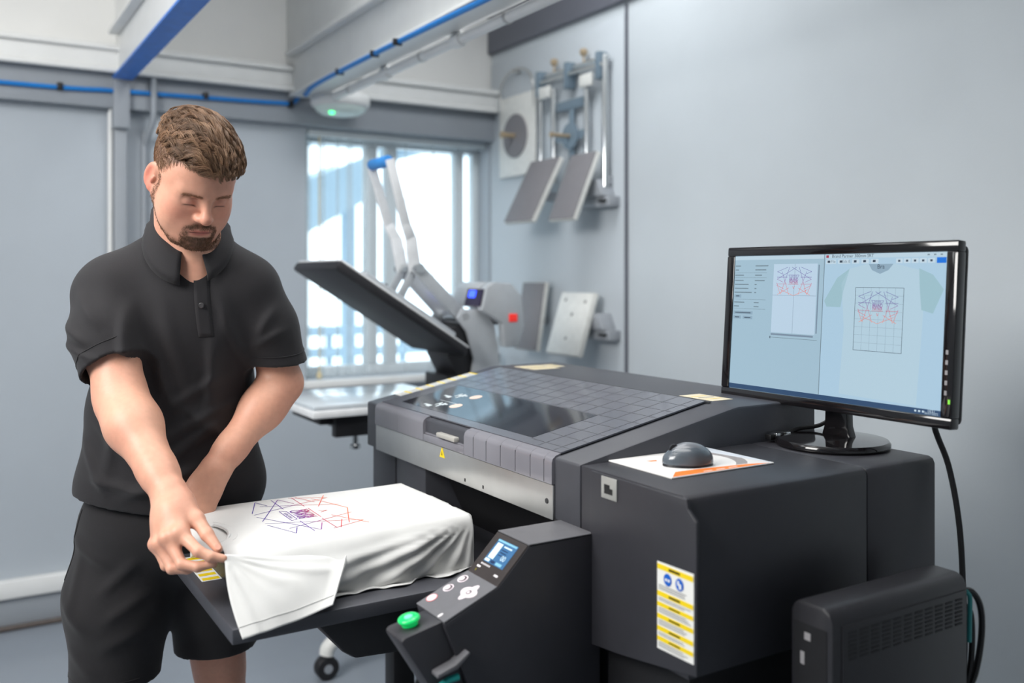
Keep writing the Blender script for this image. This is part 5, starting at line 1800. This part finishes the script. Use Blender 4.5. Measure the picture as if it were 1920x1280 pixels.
# collar: leaf folded over around the neck
NC = np.array([.024, -.062]); 
def collar_pt(phi, t):
    # phi 0 = front, positive to the wearer's left; t 0 = top fold, 1 = leaf edge
    fd = math.sin(R(22)); 
    ang = phi + R(20)
    dx, dy = math.sin(ang), -math.cos(ang)
    front = max(0, math.cos(phi))
    r0 = .066 + .006 * front
    z0 = 1.586 - .108 * front ** 1.2
    back = max(0, -math.cos(phi))
    r = r0 + .004 * math.sin(t * math.pi) + t * (.030 + .024 * front)
    z = z0 + .004 * math.sin(min(1, t * 4) * math.pi) - t * (.052 + .010 * front) 
    return Vector((NC[0] + dx * r - (.006 if front else 0) * dx, NC[1] + dy * r - .012 * front, z))
rows = []
for k in range(49):
    phi = R(-158) + R(330) * k / 48
    phi = phi + math.pi      # start at the front opening, go round the back
    rows.append([collar_pt(phi, t) for t in (0, .08, .25, .5, .75, 1)])
# press the leaf edge onto the shirt
for r_ in rows:
    for j in (3, 4, 5):
        h = bvh.find_nearest(r_[j])
        if h[0] is not None:
            want = h[0] + h[1] * (.006 if j == 5 else .009)
            r_[j] = r_[j].lerp(want, .85 if j == 5 else .55)
ribbon('collar', rows, M_polo, polo, .0025)
rows = []
for k in range(49):
    phi = R(-165) + R(330) * k / 48 + math.pi
    rows.append([collar_pt(phi, 0), collar_pt(phi, 0) + Vector((0, 0, -.02)) - Vector((collar_pt(phi, 0).x - NC[0], collar_pt(phi, 0).y - NC[1], 0)) * .06, collar_pt(phi, 0) + Vector((0, 0, -.045))])
ribbon('collar_band', rows, M_polo, polo, .0015)
# stitched hems of the sleeves and shoulder seams
def ring_on(name, c, n, r, tube=.0011, seg=48, m=M_polo):
    n = Vector(n).normalized(); u = n.orthogonal().normalized(); v = n.cross(u)
    pts = []
    for k in range(seg + 1):
        a = 2 * math.pi * k / seg
        d = u * math.cos(a) + v * math.sin(a)
        h = bvh.ray_cast(Vector(c) + d * .2, -d)
        if h[0] is None or not (.8 * r < (h[0] - Vector(c)).length < r * 1.12): continue
        pts.append(h[0] + d * .0003)
    if len(pts) > 4: MB().tube(pts, tube, 5).build(name, m, polo, smooth=True, local=True)
ring_on('sleeve_seam', addv(R_CUFF, tuple(-RD * .028)), RD + np.array([.18, 0, 0]), .075)
ring_on('sleeve_seam', addv(L_CUFF, tuple(-LD * .026)), LD + np.array([-.28, 0, 0]), .07)

# ---- shorts
M_shorts = mat('shorts_black', (24, 22, 25), .85, var=.1, nscale=300, bump=.2, bscale=700, sheen=.08)
sh_ = [('add', ell((-.037, .005, .885), (.186, .135, .15), TR), 0),
       ('add', rcone((-.128, -.005, .84), (-.148, -.012, .70), .110, .110), .05),
       ('add', rcone((-.148, -.012, .70), (-.160, -.022, .48), .110, .094), .05),
       ('add', rcone((.035, .065, .84), (.022, .11, .70), .108, .108), .05),
       ('add', rcone((.022, .11, .70), (.012, .165, .48), .108, .094), .04)]
sh_ += [('int', plane((-.16, 0, .516), (.05, .0, -1)), 0)]
sh_ += [('sub', rcone(mix(R_HIP, R_KN, .7), mix(R_HIP, R_KN, 1.15), .076, .080), .0), ('sub', rcone(mix(L_HIP, L_KN, .7), mix(L_HIP, L_KN, 1.15), .076, .080), .0)]
for (a_, b_, w_, am) in [((-.24, -.08, .86), (-.12, -.13, .80), .014, .006), ((-.06, -.13, .82), (-.15, -.13, .74), .014, .007), ((-.05, -.10, .74), (-.14, -.13, .68), .013, .006),
                         ((-.25, -.06, .74), (-.18, -.13, .66), .016, .008), ((-.06, -.1, .66), (-.15, -.12, .62), .014, .005), ((-.23, -.06, .62), (-.16, -.12, .56), .016, .005), ((-.2, -.12, .83), (-.22, -.11, .68), .012, .005)]:
    sh_.append(('disp', fold(a_, b_, w_, am), 0))
sh_.append(('disp', lambda p: .0022 * wnoise(p * np.array([1, 1, .5]), 22.), 0))
V2, F2 = sdf_mesh(sh_, (-.32, -.22, .48), (.26, .32, 1.06), .005)
shorts = link('shorts', np_mesh('shorts', V2, F2, M_shorts), PE, True)
bv2 = BVHTree.FromPolygons([Vector(v) for v in V2], [list(map(int, f)) for f in F2])
def on_sh(x, z, up=.0005):
    h = bv2.ray_cast(Vector((x, -.9, z)), Vector((0, 1, 0)))
    return (h[0] + h[1] * up) if h[0] is not None else None
pts = [p for p in (on_sh(-.205 - .045 * t, .915 - .16 * t) for t in np.linspace(0, 1, 12)) if p]
if len(pts) > 3: MB().tube(pts, .0016, 5).build('pocket_seam', M_shorts, shorts, smooth=True, local=True)
pts = [p for p in (on_sh(-.25 + .17 * t, .545) for t in np.linspace(0, 1, 16)) if p]
if len(pts) > 3: MB().tube(pts, .0012, 5).build('hem_seam', M_shorts, shorts, smooth=True, local=True)

# ---- shoes
M_shoe = mat('shoe_black', (36, 36, 38), .6, var=.08)
M_sole = mat('sole_white', (210, 210, 206), .6)
for an in (R_AN, L_AN):
    a = np.array(an)
    sp = [('add', rcone(a + (-.005, .02, -.045), a + (.028, -.10, -.062), .045, .040), 0), ('add', rcone(a + (.02, -.07, -.06), a + (.038, -.15, -.07), .042, .034), .03),
          ('add', rcone(a + (0, .0, -.03), a + (0, .0, .0), .046, .044), .03), ('sub', rcone(a + (0, .0, -.02), a + (0, .0, .06), .037, .041), 0), ('int', plane((0, 0, .018), (0, 0, -1)), 0)]
    Vv, Ff = sdf_mesh(sp, a - (.12, .25, .12), a + (.14, .12, .09), .006)
    s_ = link('shoe', np_mesh('shoe', Vv, Ff, M_shoe), PE, True)
    so = MB()
    so.prism([(an[0] - .045, an[1] + .055), (an[0] + .04, an[1] + .06), (an[0] + .068, an[1] - .08), (an[0] + .075, an[1] - .165), (an[0] + .04, an[1] - .19), (an[0] + .0, an[1] - .165), (an[0] - .018, an[1] - .08)], 2, .0, .02)
    so.build('sole', M_sole, s_, .004, local=True)

# ---- hair
M_hair = mat('hair_brown', (136, 104, 80), .42, var=.0, attr='hcol')
rng = np.random.RandomState(11)
def skull(q):
    d = combine([('add', ell((0, .018, .036), (.0745, .096, .088)), 0), ('add', ell((0, -.035, .035), (.064, .055, .06)), .03)], q)
    return d
def project(q, off=0.):
    for _ in range(6):
        d = skull(q)
        e = 1e-4
        g = np.stack([(skull(q + np.eye(3)[i] * e) - d) / e for i in range(3)], 1)
        g /= np.linalg.norm(g, axis=1, keepdims=True)
        q = q - g * (d - off)[:, None]
    return q, g
def strands(name, roots, nrm, length, comb, wave, lift, r0, cols, clump=0., guides=None, gid=None, npt=8, lim=.004):
    n = len(roots)
    P_ = np.zeros((n, npt, 3)); P_[:, 0] = roots
    p = roots.copy()
    dirv = comb(roots, nrm)
    step = length / (npt - 1)
    ph = wave[1]; amp = wave[0]
    for i in range(1, npt):
        t = i / (npt - 1)
        dv = comb(p, None)
        side = np.cross(dv, (p - np.array([0, .018, .03])))
        side /= np.linalg.norm(side, axis=1, keepdims=True) + 1e-9
        w = np.cos(ph + t * wave[2])[:, None] * amp
        d = dv + side * w
        d /= np.linalg.norm(d, axis=1, keepdims=True)
        p = p + d * step[:, None]
        h = lift * np.sin(min(1, t * 1.15) * math.pi * .62)
        p, _ = project(p, h + .0008)
        P_[:, i] = p
    if clump > 0:
        G = P_[guides]
        for i in range(1, npt):
            t = (i / (npt - 1)) ** .7
            off = G[gid][:, i] - P_[:, i]
            P_[:, i] += off * (clump * t)
    # three-sided tubes
    T = np.gradient(P_, axis=1); T /= np.linalg.norm(T, axis=2, keepdims=True) + 1e-9
    ref = np.array([.31, .53, .79])
    A = np.cross(T, ref); A /= np.linalg.norm(A, axis=2, keepdims=True); B = np.cross(T, A)
    rad = r0 * np.linspace(1, .35, npt)[None, :, None]
    V = np.stack([P_ + rad * (A * math.cos(a) + B * math.sin(a)) for a in (0, 2.094, 4.189)], 2)   # n,npt,3,3
    W = V.reshape(-1, 3) @ HR.T + HT
    idx = np.arange(n * npt * 3).reshape(n, npt, 3)
    fs = []
    for k in range(3):
        a, b = idx[:, :-1, k], idx[:, :-1, (k + 1) % 3]
        c, d = idx[:, 1:, (k + 1) % 3], idx[:, 1:, k]
        fs.append(np.stack([a, b, c, d], -1).reshape(-1, 4))
    F = np.concatenate(fs)
    me = np_mesh(name, W, F, M_hair)
    cc = np.repeat(np.repeat(cols[:, None], npt, 1)[:, :, None], 3, 2).reshape(-1, 3)
    set_col(me, 'hcol', cc)
    return me
def scalp(nn, cond):
    q = rng.randn(nn * 6, 3); q /= np.linalg.norm(q, axis=1, keepdims=True)
    q = q * np.array([.08, .1, .09]) + np.array([0, .018, .036])
    q, g = project(q)
    ok = cond(q) 
    return q[ok][:nn], g[ok][:nn]
def top_mask(q):
    hm = hair_mask(q) > .4
    side = .066 + .05 * np.clip(q[:, 1] - .05, 0, 1) - .006 * sstep(-q[:, 1], .0, .04) + .008 * sstep(-q[:, 0], .02, .05)
    return hm & (q[:, 2] > side)
def comb_top(p, n):
    d = np.zeros_like(p)
    d[:, 0] = .7 - .5 * np.clip(p[:, 0] / .06, -1, 1)
    d[:, 1] = -.85 + .35 * np.clip((p[:, 1] - .03) / .06, 0, 1)
    d[:, 2] = -.35 + .25 * np.clip(-p[:, 1] / .08, 0, 1)
    # hair left of the parting falls down the side
    return d / np.linalg.norm(d, axis=1, keepdims=True)
def comb_side(p, n):
    d = np.tile(np.array([0., .35, -.9]), (len(p), 1))
    d[:, 1] = np.where(p[:, 1] > .03, .1, -.35)
    return d / np.linalg.norm(d, axis=1, keepdims=True)
HC = [lin((150, 118, 92)), lin((112, 82, 62)), lin((176, 144, 114)), lin((96, 68, 52))]
def hcols(n, g=None):
    w = rng.rand(n, 4) ** 2.2; w /= w.sum(1, keepdims=True)
    c = sum(w[:, i:i + 1] * HC[i] for i in range(4))
    if g is not None: c = c * (.6 + .75 * rng.rand(g.max() + 1)[g])[:, None]
    return c
q, g = scalp(12000, top_mask)
n = len(q); ng = 420
gd = rng.choice(n, ng, replace=False)
gid = ((q[:, None] - q[gd][None]) ** 2).sum(2).argmin(1)
gph = rng.rand(ng) * 6.28
me = strands('hair', q, g, .050 + .03 * rng.rand(n), comb_top, (.8, (gph * .35)[gid] + 40 * q[:, 0] + .25 * rng.randn(n), 7.5), (.010 + .009 * rng.rand(ng))[gid] + .005 * rng.rand(n), .00055, hcols(n, gid), .5, gd, gid, 11)
hair = link('hair', me, PE, True)
hair['kind'] = 'stuff'
q, g = scalp(3600, lambda q: (hair_mask(q) > .3) & ~top_mask(q) & (q[:, 2] > -.02))
n = len(q)
up_ = sstep(q[:, 2], -.04, .05)
me = strands('side_hair', q, g, .003 + .009 * up_, comb_side, (.2, rng.rand(n) * 6, 3.), .0008 + .0012 * rng.rand(n), .0004, hcols(n) * 1.1, npt=4)
o = link('side_hair', me, PE, True); o['kind'] = 'stuff'
# short hairs of beard and brows growing from the skin
def short_hairs(name, mask, count, direc, ln, r0, col):
    w = MASKS[mask] * (MASKS[mask] > .25)
    ii = rng.choice(len(w), count, p=w / w.sum())
    p0 = MASKS['V'][ii] + rng.randn(count, 3) * .0006; nn = MASKS['N'][ii]
    q_ = (p0 - HT) @ HR
    dv = direc(q_) @ HR.T
    dv = dv - nn * (dv * nn).sum(1, keepdims=True) + nn * .38 + rng.randn(count, 3) * .18
    dv /= np.linalg.norm(dv, axis=1, keepdims=True)
    L_ = (ln * (.6 + .8 * rng.rand(count)))[:, None]
    P_ = np.stack([p0 - nn * .0004, p0 + dv * L_ * .5 + nn * .0001, p0 + dv * L_ - nn * L_ * .12], 1)
    A = np.cross(dv, np.array([.31, .53, .79])); A /= np.linalg.norm(A, axis=1, keepdims=True); B = np.cross(dv, A)
    rad = np.array([1, .8, .3])[None, :, None] * r0
    Vv = np.stack([P_ + rad * (A * math.cos(a) + B * math.sin(a))[:, None] for a in (0, 2.094, 4.189)], 2).reshape(-1, 3)
    ix = np.arange(count * 9).reshape(count, 3, 3)
    F = np.concatenate([np.stack([ix[:, :-1, k], ix[:, :-1, (k + 1) % 3], ix[:, 1:, (k + 1) % 3], ix[:, 1:, k]], -1).reshape(-1, 4) for k in range(3)])
    me = np_mesh(name, Vv, F, M_hair)
    cc = lin(col)[None] * (.6 + .8 * rng.rand(count, 1))
    set_col(me, 'hcol', np.repeat(cc, 9, 0))
    o = link(name, me, PE, True); o['kind'] = 'stuff'
short_hairs('beard', 'beard', 4300, lambda q: np.stack([q[:, 0] * 4, np.full(len(q), -.1), np.full(len(q), -1.)], 1), .0036, .0003, (112, 82, 60))
short_hairs('eyebrows', 'brow', 330, lambda q: np.stack([np.sign(q[:, 0]), np.full(len(q), .3), np.full(len(q), .25)], 1), .0050, .00026, (150, 112, 84))
